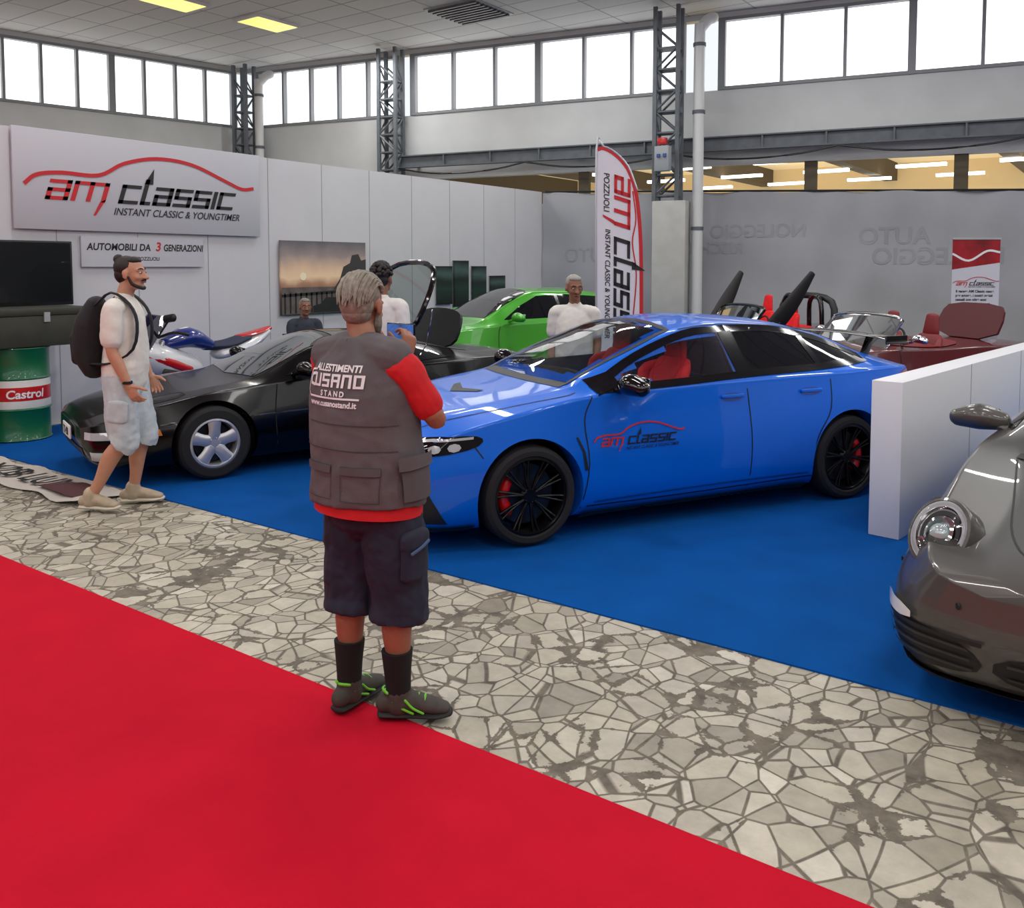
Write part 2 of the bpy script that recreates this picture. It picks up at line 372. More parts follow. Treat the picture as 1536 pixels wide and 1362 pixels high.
# rail beam
g=Grp('crane_rail',(-13.3,wallline(-13.3)-.28,0),ang); Lr=sb(7.8)-sb(-13.3)
boxes('beam',[((Lr/2,0,4.08),(Lr,.03,.22)),((Lr/2,0,4.2),(Lr,.16,.025)),((Lr/2,0,3.96),(Lr,.16,.025))]+[((i*1.1,.0,4.08),(.03,.14,.22)) for i in range(int(Lr/1.1))],steel,g)
bm=bmesh.new()
for i in range(7): 
    x0=i*3.0; chain(bm,[(x0,-.1,3.93),(x0+.8,-.12,3.8),(x0+1.6,-.12,3.77),(x0+2.4,-.12,3.82),(x0+3.0,-.1,3.93)],[.018]*5,6)
fin(bm,'cable',blackpl,g)
boxes('brackets',[((i*3.6+.3,.14,4.08),(.08,.28,.08)) for i in range(6)],steel,g)
def lattice(X,Y,w=.42,dp=.3,base=False):
    g=Grp('lattice_column',(X,Y,0.002),ang); zb=3.0 if base else 0
    L=[((sx*w/2,sy*dp/2,(zb+6.5)/2),(.07,.07,6.5-zb)) for sx in(-1,1) for sy in(-1,1)]
    boxes('posts',L,steel,g); bm=bmesh.new(); z=zb+.1;s=1
    while z<6.1:
        for sy in(-1,1): chain(bm,[(-s*w/2,sy*dp/2,z),(s*w/2,sy*dp/2,z+.38)],[.022,.022],4,sub=1)
        for sx in(-1,1): chain(bm,[(sx*w/2,-s*dp/2,z),(sx*w/2,s*dp/2,z+.38)],[.022,.022],4,sub=1)
        bx(bm,(0,0,z),(w,dp,.03)); z+=.38; s=-s
    fin(bm,'bracing',steel,g,0)
    if base: boxes('concrete_base',[((.08,0,1.5),(.62,.4,3.0))],mat('concrete_grey',C(176,176,172),.8,ns=4,na=.08),g,.015)
    return g
lattice(-7.2,14.92,base=True); lattice(-13.45,14.2); lattice(-17.35,13.35,.35)
def downpipe(X,Y,z0=0.002):
    g=Grp('downpipe',(X,Y,0),ang); bm=bmesh.new()
    chain(bm,[(0,0,z0+.1),(0,0,3),(0,0,5.9),(.03,.02,6.1),(.12,.1,6.25),(.2,.16,6.3)],[.1]*6,16,sub=3); fin(bm,'pipe',mat('pvc_pipe',C(206,208,208),.4),g)
    bm=bmesh.new()
    for z in (z0+.6,2.5,4.6,5.8): lathe(bm,[(.105,-.03),(.115,-.03),(.115,.03),(.105,.03)],20,Matrix.Translation((0,0,z))@Matrix.Rotation(math.pi/2,4,'X'))
    fin(bm,'clips',steel,g)
downpipe(-6.68,15.1); downpipe(-17.0,13.5)
g=Grp('electric_box'); boxes('cabinet',[((-7.15,14.62,3.75),(.28,.14,.45))],mat('box_grey',C(150,155,160),.5),g,.01); boxes('switch',[((-7.15,14.6,4.06),(.16,.1,.12))],redm,g,.01); boxes('sockets',[((-7.2,14.54,3.8),(.06,.03,.06)),((-7.08,14.54,3.8),(.06,.03,.06))],mat('socket_blue',C(40,80,140),.5),g)
yl=mat('yellow_panel',C(255,240,120),.4,es=1.1)
for x,y in ((-14.05,11.4),(-14.3,9.5)):
    g=Grp('ceiling_lamp',(x,y,ZC)); boxes('diffuser',[((0,0,-.03),(.62,.95,.03))],yl,g); boxes('trim',[((0,.50,-.02),(.7,.05,.05)),((0,-.50,-.02),(.7,.05,.05)),((.33,0,-.02),(.05,1.0,.05)),((-.33,0,-.02),(.05,1.0,.05))],white_panel,g)
g=Grp('ceiling_vent',(-10.4,13.1,ZC)); boxes('slats',[((0,-.5+i*.125,-.04),(1.1,.05,.04)) for i in range(9)],mat('vent',C(90,92,96),.5),g); boxes('tray',[((0,0,-.01),(1.2,1.2,.02))],mat('vent_tray',C(150,152,154),.5),g)
g=Grp('partition_wall',(-10.1,0,0))
boxes('panels',[((-.05,8.15,1.665),(.1,13.9,3.33))],white_panel,g)
boxes('seams',[((.002,1.2+i*1.0+.95,1.665),(.004,.008,3.33)) for i in range(13)],mat('seam',C(150,150,154),.6),g)
# fabric backdrop
vs=[];fs=[];nx=90;nz=14
def clothY(X,z): return wallline(X)-.16+.03*math.sin(X*3.1+z*.9)+.02*math.sin(X*7.3-z*2.1)+.015*math.sin(z*5+X)
for i in range(nx+1):
    X=-10.08+i*.13; top=3.3-.03*(X+10.1)+.012*math.sin(X*5)
    for j in range(nz+1):
        z=top*j/nz; vs.append((X,clothY(X,z),z+.005))
for i in range(nx):
    for j in range(nz): a=i*(nz+1)+j; fs.append((a,a+nz+1,a+nz+2,a+1))
g=Grp('fabric_backdrop'); mk('cloth',vs,fs,mat('grey_fabric',C(156,158,163),.9,ns=.9,na=.08,bump=.35,bs=1.6),g,60)
bm=bmesh.new(); chain(bm,[(-10.0,wallline(-10)-.16,3.33),(1.6,wallline(1.6)-.16,2.96)],[.02,.02],8,sub=1); fin(bm,'hem_tube',blackpl,g)
faint=mat('faint_print',C(146,148,154),.9)
for X,z,s,t in ((-5.0,2.35,.34,'NOLEGGIO'),(-3.0,2.2,.42,'AUTO'),(-1.9,1.85,.4,'NOLEGGIO'),(-6.1,2.05,.3,'RISCHIO'),(-8.4,1.9,.4,'/AUTO')):
    tv,tf=textmesh(t,s,offset=.006); mk('faint_lettering',[(X-a*math.cos(ang),clothY(X-a*math.cos(ang),z+c)-.006,z+c) for a,c in tv],tf,faint,g)
g=Grp('low_partition',(-1.35,6.1,.01),math.atan2(4.5,.56))
boxes('panel',[((2.25,0,.52),(4.5,.2,1.04))],mat('white_gloss_panel',C(222,224,228),.45),g,.004)
boxes('panel_joints',[((1.5,-.101,.52),(.006,.003,1.04)),((3.0,-.101,.52),(.006,.003,1.04))],mat('seam',C(150,150,154)),g)
# ------------------------------------------------------------------ signs on partition
YX=(0,1,0);ZZ=(0,0,1)
g=Grp('company_sign',(-10.06,0,0))
boxes('board',[((0,6.315,2.78),(.03,3.29,1.12))],mat('sign_board',C(188,189,196),.55),g,.004)
logo(g,lambda a,b:V((.021,5.0+a,2.56+b)),.985,redprint,blackprint)
g=Grp('small_sign',(-10.07,0,0)); boxes('board',[((0,6.23,1.98),(.02,1.63,.36))],mat('sign_board',C(188,189,196),.55),g)
text('t1',g,'AUTOMOBILI DA',.115,blackprint,(.012,5.48,2.0),YX,ZZ,shear=.15,offset=.003,sx=.92)
text('t2',g,'3',.15,redprint,(.012,6.36,2.0),YX,ZZ,shear=.15,offset=.004)
text('t3',g,'GENERAZIONI',.115,blackprint,(.012,6.47,2.0),YX,ZZ,shear=.15,offset=.003,sx=.76)
text('t4',g,'POZZUOLI',.06,blackprint,(.012,6.12,1.88),YX,ZZ,offset=.001)
g=Grp('television',(-10.0,0,0)); boxes('bezel',[((0,4.6,1.73),(.06,1.32,.72))],blackpl,g,.01); boxes('screen',[((.032,4.6,1.74),(.004,1.27,.66))],mat('tv_screen',C(12,15,18),.2,coat=.2),g)
boxes('wall_mount',[((-.05,4.6,1.7),(.06,.3,.3))],blackpl,g)
def gradmat(name,stops):
    m=bpy.data.materials.new(name); m.use_nodes=True; nt=m.node_tree;N=nt.nodes;L=nt.links;b=N['Principled BSDF']
    tc=N.new('ShaderNodeTexCoord'); s=N.new('ShaderNodeSeparateXYZ'); r=N.new('ShaderNodeValToRGB'); mr=N.new('ShaderNodeMapRange')
    no=N.new('ShaderNodeTexNoise'); no.inputs['Scale'].default_value=3; L.new(tc.outputs['Object'],no.inputs['Vector'])
    L.new(tc.outputs['Generated'],s.inputs[0]); mt=N.new('ShaderNodeMath'); mt.operation='MULTIPLY_ADD'; mt.inputs[1].default_value=.18
    L.new(no.outputs['Fac'],mt.inputs[0]); L.new(s.outputs['Z'],mt.inputs[2]); L.new(mt.outputs[0],mr.inputs['Value']); mr.inputs['From Min'].default_value=.09; mr.inputs['From Max'].default_value=1.09
    L.new(mr.outputs[0],r.inputs[0]); e=r.color_ramp.elements; e[0].position=stops[0][0];e[0].color=stops[0][1]; e[1].position=stops[-1][0]; e[1].color=stops[-1][1]
    for p,c in stops[1:-1]: x=e.new(p); x.color=c
    L.new(r.outputs[0],b.inputs['Base Color']); b.inputs['Roughness'].default_value=.4; return m
g=Grp('sunset_picture',(-10.06,0,0))
boxes('canvas',[((0,9.155,1.64),(.03,1.69,1.08))],gradmat('sunset',[(0,C(40,34,32)),(.28,C(80,66,58)),(.42,C(186,140,112)),(.52,C(248,214,176)),(.62,C(232,196,166)),(.8,C(160,144,142)),(1,C(100,100,106))]),g)
dk=mat('silhouette',C(26,25,27),.6); x0=.018
flat('sea',g,[(8.32,1.11),(10,1.11),(10,1.5),(8.32,1.5)],mat('sea_dusk',C(96,86,84),.5,ns=6,na=.3),(x0,0,0),YX,ZZ)
flat('castle_hill',g,[(9.3,1.45),(9.45,1.62),(9.52,1.8),(9.66,1.86),(9.7,1.98),(9.84,2.0),(9.9,1.9),(10,1.92),(10,1.45)],mat('hill',C(60,58,58),.6),(x0+.001,0,0),YX,ZZ)
flat('balustrade_rail',g,[(8.32,1.36),(10,1.42),(10,1.47),(8.32,1.4)],dk,(x0+.002,0,0),YX,ZZ)
for i in range(16): flat('baluster',g,[(8.36+i*.1,1.12),(8.39+i*.1,1.12),(8.39+i*.1,1.42),(8.36+i*.1,1.42)],dk,(x0+.002,0,0),YX,ZZ)
flat('parked_car_silhouette',g,[(8.9,1.12),(8.9,1.22),(9.05,1.25),(9.15,1.34),(9.4,1.34),(9.5,1.25),(9.66,1.22),(9.66,1.12)],blackprint,(x0+.003,0,0),YX,ZZ)
flat('sun',g,[(8.72+.06*math.cos(i*.5236),1.66+.06*math.sin(i*.5236)) for i in range(12)],mat('sun_disc',C(255,240,205),.4),(x0+.001,0,0),YX,ZZ)
gp=gradmat('green_panel_art',[(0,C(16,24,18)),(.4,C(28,56,44)),(.6,C(24,38,34)),(.8,C(70,96,88)),(1,C(20,28,28))])
for y0,y1,z0,z1 in ((11.75,12.15,1.15,1.8),(12.22,12.62,1.1,1.9),(12.75,13.15,1.1,1.8),(13.3,13.75,1.1,1.62)):
    g=Grp('canvas_print',(-10.06,0,0)); boxes('canvas',[((0,(y0+y1)/2,(z0+z1)/2),(.04,y1-y0,z1-z0))],gp,g); boxes('edge',[((-.005,(y0+y1)/2,z0-.006),(.045,y1-y0+.02,.012)),((-.005,(y0+y1)/2,z1+.006),(.045,y1-y0+.02,.012))],blackpl,g)
def drum(X,Y):
    g=Grp('oil_drum',(X,Y,.01)); R=.3;H=.96
    gm=mat('drum_green',C(14,98,60),.35,coat=.3); M=Matrix.Rotation(math.pi/2,4,'X')
    def L(name,prof,m):
        bm=bmesh.new(); lathe(bm,prof,48,M); return fin(bm,name,m,g,50)
    L('lower_body',[(.001,.0),(R,0),(R+.01,.01),(R,.02),(R,.31),(R+.012,.325),(R,.34)],gm)
    L('label_band',[(R,.34),(R+.003,.35),(R+.003,.62),(R,.63)],mat('drum_white',C(225,225,220),.4,coat=.3))
    L('red_band',[(R+.004,.42),(R+.005,.43),(R+.005,.55),(R+.004,.56)],redm)
    L('upper_body',[(R,.63),(R+.012,.645),(R,.66),(R,H-.02),(R+.012,H-.008),(R+.01,H),(R-.015,H-.004),(R-.02,H-.03),(.001,H-.03)],gm)
    vs,fs=textmesh('Castrol',.12,offset=.003,shear=.1)
    for a0 in (-.15,-2.5,2.2):
        P=[]
        for a,b in vs:
            t=a0+(a-.2)/R; P.append((math.cos(t)*(R+.008),math.sin(t)*(R+.008),.45+b))
        mk('label_text',P,fs,whiteprint,g)
    return g
drum(-9.55,4.42)
drum(-9.55,3.55)
g=Grp('storage_trunk',(-9.55,0,.01)); tm=mat('trunk_green',C(52,54,44),.6,ns=8,na=.15)
boxes('body',[((0,4.2,1.125),(.55,1.75,.32))],tm,g,.012); boxes('lid',[((0,4.2,1.325),(.57,1.77,.08))],tm,g,.015)
boxes('latches',[((.285,3.8,1.27),(.02,.06,.1)),((.285,4.6,1.27),(.02,.06,.1))],silver,g); boxes('corner_braces',[((.28,5.05,1.12),(.015,.06,.3)),((.28,3.35,1.12),(.015,.06,.3)),((.0,5.08,1.12),(.3,.015,.03))],blackpl,g)
g=Grp('floor_banner'); vs=[];fs=[]
for i in range(25):
    for j in range(5):
        x=-8.9+2.45*i/24; y=3.36+.46*j/4+.03*math.sin(i*.8); vs.append((x,y,.014+.012*(1+math.sin(i*1.1+j))/2*(1 if i<22 else 3)))
for i in range(24):
    for j in range(4): a=i*5+j; fs.append((a,a+5,a+6,a+1))
mk('sheet',vs,fs,mat('paper',C(196,190,180),.6),g,60)
text('letters',g,'X2B LUX',.34,blackprint,(-8.3,3.46,.04),(1,.02,0),(0,1,0),offset=.006)
flat('car_print',g,[(-7.2,3.45),(-7.15,3.6),(-6.95,3.72),(-6.7,3.7),(-6.58,3.55),(-6.6,3.42)],mat('print_dark',C(80,40,42),.6),(0,0,.045),(1,0,0),(0,1,0))
text('letters2',g,'SL',.2,redprint,(-8.8,3.55,.04),(1,.02,0),(0,1,0),offset=.006)
# feather flag
g=Grp('feather_flag',(-4.59,8.4,.01),math.atan2(.5835,.812))
fo=[(-.24,.75),(-.26,1.5),(-.265,2.4),(-.26,3.04),(-.2,3.06),(-.08,3.0),(.06,2.85),(.15,2.62),(.2,2.3),(.225,1.9),(.235,1.3),(.235,.75)]
flat('cloth',g,fo,mat('flag_white',C(222,222,228),.7),(0,0,0),(1,0,0),(0,0,1),step=.1)
edge=[(-.26,3.04),(-.2,3.055),(-.08,2.995),(.06,2.845),(.145,2.62),(.192,2.3),(.215,1.9),(.223,1.3),(.223,.75)]
flat('red_edge',g,ribbon(crom(edge,4),.04),redprint,(0,-.004,0),(1,0,0),(0,0,1))
bm=bmesh.new(); chain(bm,[(-.25,0,.02),(-.265,0,1.5),(-.27,0,3.05),(-.2,0,3.075),(-.07,0,3.01),(.07,0,2.86),(.165,0,2.62)],[.012]*7,8); fin(bm,'pole',silver,g)
boxes('base_plate',[((-.25,0,.012),(.4,.4,.02))],blackpl,g,.004)
logo(g,lambda a,b:V((-.08+b,-.007,2.78-a)),.75,redprint,blackprint,tag=False,swoosh=False)
text('flag_sub',g,'INSTANT CLASSIC & YOUNGTIMER',.075,blackprint,(-.17,-.006,2.2),(0,0,-1),(1,0,0),shear=.2,offset=.001)
text('flag_sub2',g,'POZZUOLI',.085,blackprint,(-.19,-.006,2.8),(0,0,-1),(1,0,0),shear=.2,offset=.001)
flat('flag_swoosh',g,ribbon(crom([(.12,2.6),(.155,2.3),(.12,2.05),(.165,1.7),(.13,1.2)],5),.014),redprint,(0,-.005,0),(1,0,0),(0,0,1))
# roll-up banner
g=Grp('rollup_banner',(-2.0,14.3,.01),math.atan2(.5835,.812)-.1)
boxes('sheet',[((0,0,1.14),(.66,.01,2.1))],mat('banner_grey',C(150,150,156),.5),g)
flat('red_art',g,[(-.33,1.75),(.33,1.85),(.33,2.18),(-.33,2.18)],mat('red_art',C(150,20,30),.4,ns=3,na=.6),(0,-.007,0),(1,0,0),(0,0,1))
flat('white_mid',g,[(-.33,1.1),(.33,1.1),(.33,1.86),(0,1.84),(-.33,1.75)],mat('banner_white',C(205,205,212),.5),(0,-.0065,0),(1,0,0),(0,0,1))
flat('white_band',g,ribbon(crom([(-.33,1.98),(-.1,1.88),(.15,2.02),(.33,2.0)],5),.03),whiteprint,(0,-.009,0),(1,0,0),(0,0,1))
logo(g,lambda a,b:V((-.27+a,-.011,1.52+b)),.205,redprint,blackprint)
for i in range(6): text('copy',g,['Il garage AM Classic nasce','per amore, i nostri mezzi','casuali con oltre anni','storiche, regalo sempre','restauro. Tutti inserzioni','Visita 1000 auto storiche'][i],.05,blackprint,(-.27,-.01,1.42-i*.06),(1,0,0),ZZ,offset=.0015)
tv,tf=block('am',.24,.17,.06,.35); mk('ghost_logo',[(-.28+a,-.009,.8+b) for a,b in tv],tf,mat('ghost',C(180,180,186),.5),g)
boxes('cassette_base',[((0,0,.05),(.72,.14,.09))],silver,g,.01); boxes('top_rail',[((0,0,2.2),(.68,.03,.03))],silver,g)
# ------------------------------------------------------------------ cars
def pchip(xs,ys):
    n=len(xs); h=[xs[i+1]-xs[i] for i in range(n-1)]; d=[(ys[i+1]-ys[i])/h[i] for i in range(n-1)]; m=[d[0]]
    for i in range(1,n-1):
        if d[i-1]*d[i]<=0: m.append(0)
        else:
            w1=2*h[i]+h[i-1]; w2=h[i]+2*h[i-1]; m.append((w1+w2)/(w1/d[i-1]+w2/d[i]))
    m.append(d[-1])
    def f(x):
        i=0
        while i<n-2 and x>xs[i+1]: i+=1
        t=(x-xs[i])/h[i]; t=min(max(t,0),1)
        return (2*t**3-3*t*t+1)*ys[i]+(t**3-2*t*t+t)*h[i]*m[i]+(-2*t**3+3*t*t)*ys[i+1]+(t**3-t*t)*h[i]*m[i+1]
    return f
def carbody(g,st,paint,axles,Rw,flare=.02,N=130,well=.05):
    st=sorted(st); xs=[s[0] for s in st]; F=[pchip(xs,[s[k] for s in st]) for k in range(1,10)]
    x0,x1=xs[0],xs[-1]; X=[x0+(x1-x0)*i/N for i in range(N+1)]
    X=sorted(X+[x0+.008,x0+.02,x0+.05,x1-.008,x1-.02,x1-.05])
    rings=[]
    for x in X:
        zb,wb,zm,wm,zs,ws,zr,wr,zc=[f(x) for f in F]
        fl=sum(flare*math.exp(-((x-a)/.33)**2) for a in axles); wm+=fl; wb+=fl*.6
        L=lambda a,b,t:(a[0]+(b[0]-a[0])*t,a[1]+(b[1]-a[1])*t)
        p3=(wm,zm); p4=(ws+fl*.5,zs); p5=(wr,zr)
        P=[(0,zb),(wb*.9,zb),(wb,zb+.01),(wm-.01,zb+(zm-zb)*.35),p3,L(p3,p4,.6),L(p3,p4,.9),p4,L(p4,p5,.12),L(p4,p5,.8),p5,(wr*.8,zr+(zc-zr)*.45),(wr*.4,zc-(zc-zr)*.1),(0,zc)]
        rings.append([V((x,y,z)) for y,z in chaik(P,2,False)])
    n=len(rings[0]); vs=[];fs=[]; m=2*n-2
    for r in rings:
        vs+=r+[V((p.x,-p.y,p.z)) for p in r[-2:0:-1]]
    for i in range(len(rings)-1):
        for k in range(m): a=i*m+k; b=i*m+(k+1)%m; fs.append((a,b,b+m,a+m))
    for base,flip in((0,1),((len(rings)-1)*m,0)):
        for k in range(n-1):
            f=[base+k,base+k+1,base+(m-(k+1))%m,base+(m-k)%m]; f2=[]
            for q in f:
                if q not in f2: f2.append(q)
            if len(f2)>2: fs.append(tuple(f2[::-1] if flip else f2))
    o=mk('body',vs,fs,paint,g)
    bm=bmesh.new(); bm.from_mesh(o.data); bmesh.ops.recalc_face_normals(bm,faces=bm.faces[:]); bm.to_mesh(o.data); bm.free()
    bm=bmesh.new(); rc=Rw+well
    for a in axles:
        for s in(1,-1):
            lathe(bm,[(.001,s*.52),(rc,s*.52),(rc,s*1.3),(.001,s*1.3)],56,Matrix.Translation((a,0,Rw)))
    bmesh.ops.recalc_face_normals(bm,faces=bm.faces[:])
    me=bpy.data.meshes.new('c'); bm.to_mesh(me); bm.free(); c=bpy.data.objects.new('c',me); SC.collection.objects.link(c)
    me.materials.append(paint)
    c.parent=g.e
    md=o.modifiers.new('b','BOOLEAN'); md.operation='DIFFERENCE'; md.object=c; md.solver='EXACT'
    dg=bpy.context.evaluated_depsgraph_get(); dg.update(); nm=bpy.data.meshes.new_from_object(o.evaluated_get(dg)); o.modifiers.clear(); o.data=nm
    bpy.data.objects.remove(c)
    nm.materials.clear(); nm.materials.append(paint)
    setsharp(nm,38)
    bm=bmesh.new(); bm.from_mesh(nm); bvh=BVHTree.FromBMesh(bm); bm.free()
    bm=bmesh.new()
    for a in axles:
        for s in(1,-1): lathe(bm,[(.001,s*.525),(rc-.004,s*.525),(rc-.004,s*.80)],40,Matrix.Translation((a,0,Rw)))
    bmesh.ops.bisect_plane(bm,geom=bm.verts[:]+bm.edges[:]+bm.faces[:],plane_co=(0,0,.13),plane_no=(0,0,1),clear_inner=True)
    fin(bm,'wheel_liners',black,g)
    return o,bvh
def cutout(o,outs):
    bm=bmesh.new(); bm.from_mesh(o.data); dl=[]
    for f in bm.faces:
        c=f.calc_center_median()
        for out,az,top in outs:
            u,v,od=frame(az,top)
            for s in ((1,-1) if not top else (1,)):
                cc=V((c.x,c.y*s,c.z)); nn=V((f.normal.x,f.normal.y*s,f.normal.z))
                if nn.dot(od)>.12 and pip((cc.dot(u),cc.dot(v)),out): dl.append(f); break
    bmesh.ops.delete(bm,geom=list(set(dl)),context='FACES'); bm.to_mesh(o.data); bm.free()
def wheel(g,x,y,R,w,rr,style,rim,cal=None,side=1):
    M=Matrix.Translation((x,y,R))@(Matrix() if side>0 else Matrix.Rotation(math.pi,4,'Z'))
    bm=bmesh.new(); h=w/2
    lathe(bm,[(rr,-h*.8),(rr+.01,-h),(R-.03,-h),(R-.008,-h*.85),(R,-h*.6),(R,h*.6),(R-.008,h*.85),(R-.03,h),(rr+.012,h),(rr,h*.86),(rr,-h*.8)],56,M); fin(bm,'tyre',mat('tyre',C(24,24,25),.8,ns=40,na=.1),g,35)
    bm=bmesh.new(); lathe(bm,[(rr,-h*.7),(rr+.004,h*.9),(rr-.012,h*.93),(rr-.022,h*.8),(rr-.03,-h*.6)],56,M)
    if style=='multi':
        for i in range(10):
            a=2*math.pi*i/10+.16; 
            for da in (-.075,.075):
                p0=M@V((.05*math.cos(a),h*.66,.05*math.sin(a))); p1=M@V(((rr-.015)*math.cos(a+da),h*.78,(rr-.015)*math.sin(a+da)))
                pm=(p0+p1)/2+V((0,-.01*side,0)); t=(p1-p0).normalized(); ref=t.cross(V((0,1,0)))
                chain(bm,[p0,pm,p1],[(.012,.012),(.009,.012),(.008,.012)],8,ref=ref,sub=2)
    elif style=='five':
        for i in range(5):
            a=2*math.pi*i/5+math.pi/2; 
            p=[M@V((q*math.cos(a),h*hh,q*math.sin(a))) for q,hh in ((.03,.6),(rr*.5,.7),(rr-.012,.72))]
            ref=(p[2]-p[0]).normalized().cross(V((0,1,0))); chain(bm,p,[(.06,.018),(.048,.018),(.06,.016)],10,ref=ref,sub=3)
    else:
        for i in range(style):
            a=2*math.pi*i/style; p=[M@V((q*math.cos(a),h*hh,q*math.sin(a))) for q,hh in ((.03,.6),(rr-.012,.75))]
            ref=(p[1]-p[0]).normalized().cross(V((0,1,0))); chain(bm,p,[(.03,.014),(.02,.012)],8,ref=ref,sub=2)
    lathe(bm,[(.001,h*.78),(.045,h*.76),(.06,h*.6),(.06,h*.2)],24,M)
    for i in range(5):
        a=2*math.pi*(i+.5)/5; ell(bm,M@V((.042*math.cos(a),h*.78,.042*math.sin(a))),(.007,.006,.007),u=8,v=6)
    fin(bm,'rim',rim,g,35)
    bm=bmesh.new(); lathe(bm,[(.05,h*.1),(rr*.78,h*.1),(rr*.78,h*.0),(.05,0)],40,M); fin(bm,'brake_disc',mat('disc',C(70,70,72),.3,metal=.8),g)
    if cal:
        bm=bmesh.new()
        pts=[V((x+(.66*rr*math.cos(a))*(1 if x>0 else -1),y+side*h*.25,R+rr*.66*math.sin(a))) for a in (-.6,-.2,.2,.6)]
        chain(bm,pts,[(.035,.038)]*4,10,ref=(0,1,0)); fin(bm,'brake_caliper',cal,g)
def wheels4(g,ax,track,R,w,rr,style,rim,cal=None):
    for a in ax:
        for s in(1,-1): wheel(g,a,s*track,R,w,rr,style,rim,cal,s)
def mirror_door(g,x,y,z,m,sc=1):
    for s in(1,-1):
        bm=bmesh.new(); chain(bm,[(x-.01,s*(y+.03),z),(x,s*(y+.13)*1.0,z+.015),(x-.01,s*(y+.235),z)],[(.05*sc,.05*sc),(.075*sc,.068*sc),(.05*sc,.05*sc)],14,ref=(1,0,0))
        chain(bm,[(x+.03,s*(y-.06),z-.05),(x+.01,s*(y+.06),z-.02)],[.022,.02],8); fin(bm,'door_mirror',m,g)
        bm=bmesh.new(); bx(bm,(x-.078*sc,s*(y+.13),z+.01),(.006,.16*sc,.09*sc),None,.002); fin(bm,'mirror_glass',chrome,g)
def seat(g,x,y,z,m,m2,h=.6):
    bm=bmesh.new()
    chain(bm,[(x+.12,y,z+.08),(x-.18,y,z+.04)],[(.24,.08)]*2,12,ref=(0,1,0),sub=2)
    chain(bm,[(x-.2,y,z+.05),(x-.27,y,z+.3),(x-.33,y,z+h-.08)],[(.22,.07),(.25,.06),(.2,.045)],14,ref=(0,1,0))
    for s in(1,-1): chain(bm,[(x-.15,y+s*.2,z+.1),(x-.22,y+s*.24,z+.32),(x-.3,y+s*.19,z+h-.12)],[.04,.05,.035],10)
    fin(bm,'seat',m,g)
    bm=bmesh.new(); chain(bm,[(x-.34,y,z+h-.04),(x-.36,y,z+h+.16)],[(.13,.045),(.1,.035)],12,ref=(0,1,0)); fin(bm,'headrest',m2,g)
line=mat('panel_gap',C(8,8,9),.6)
ZO=.010
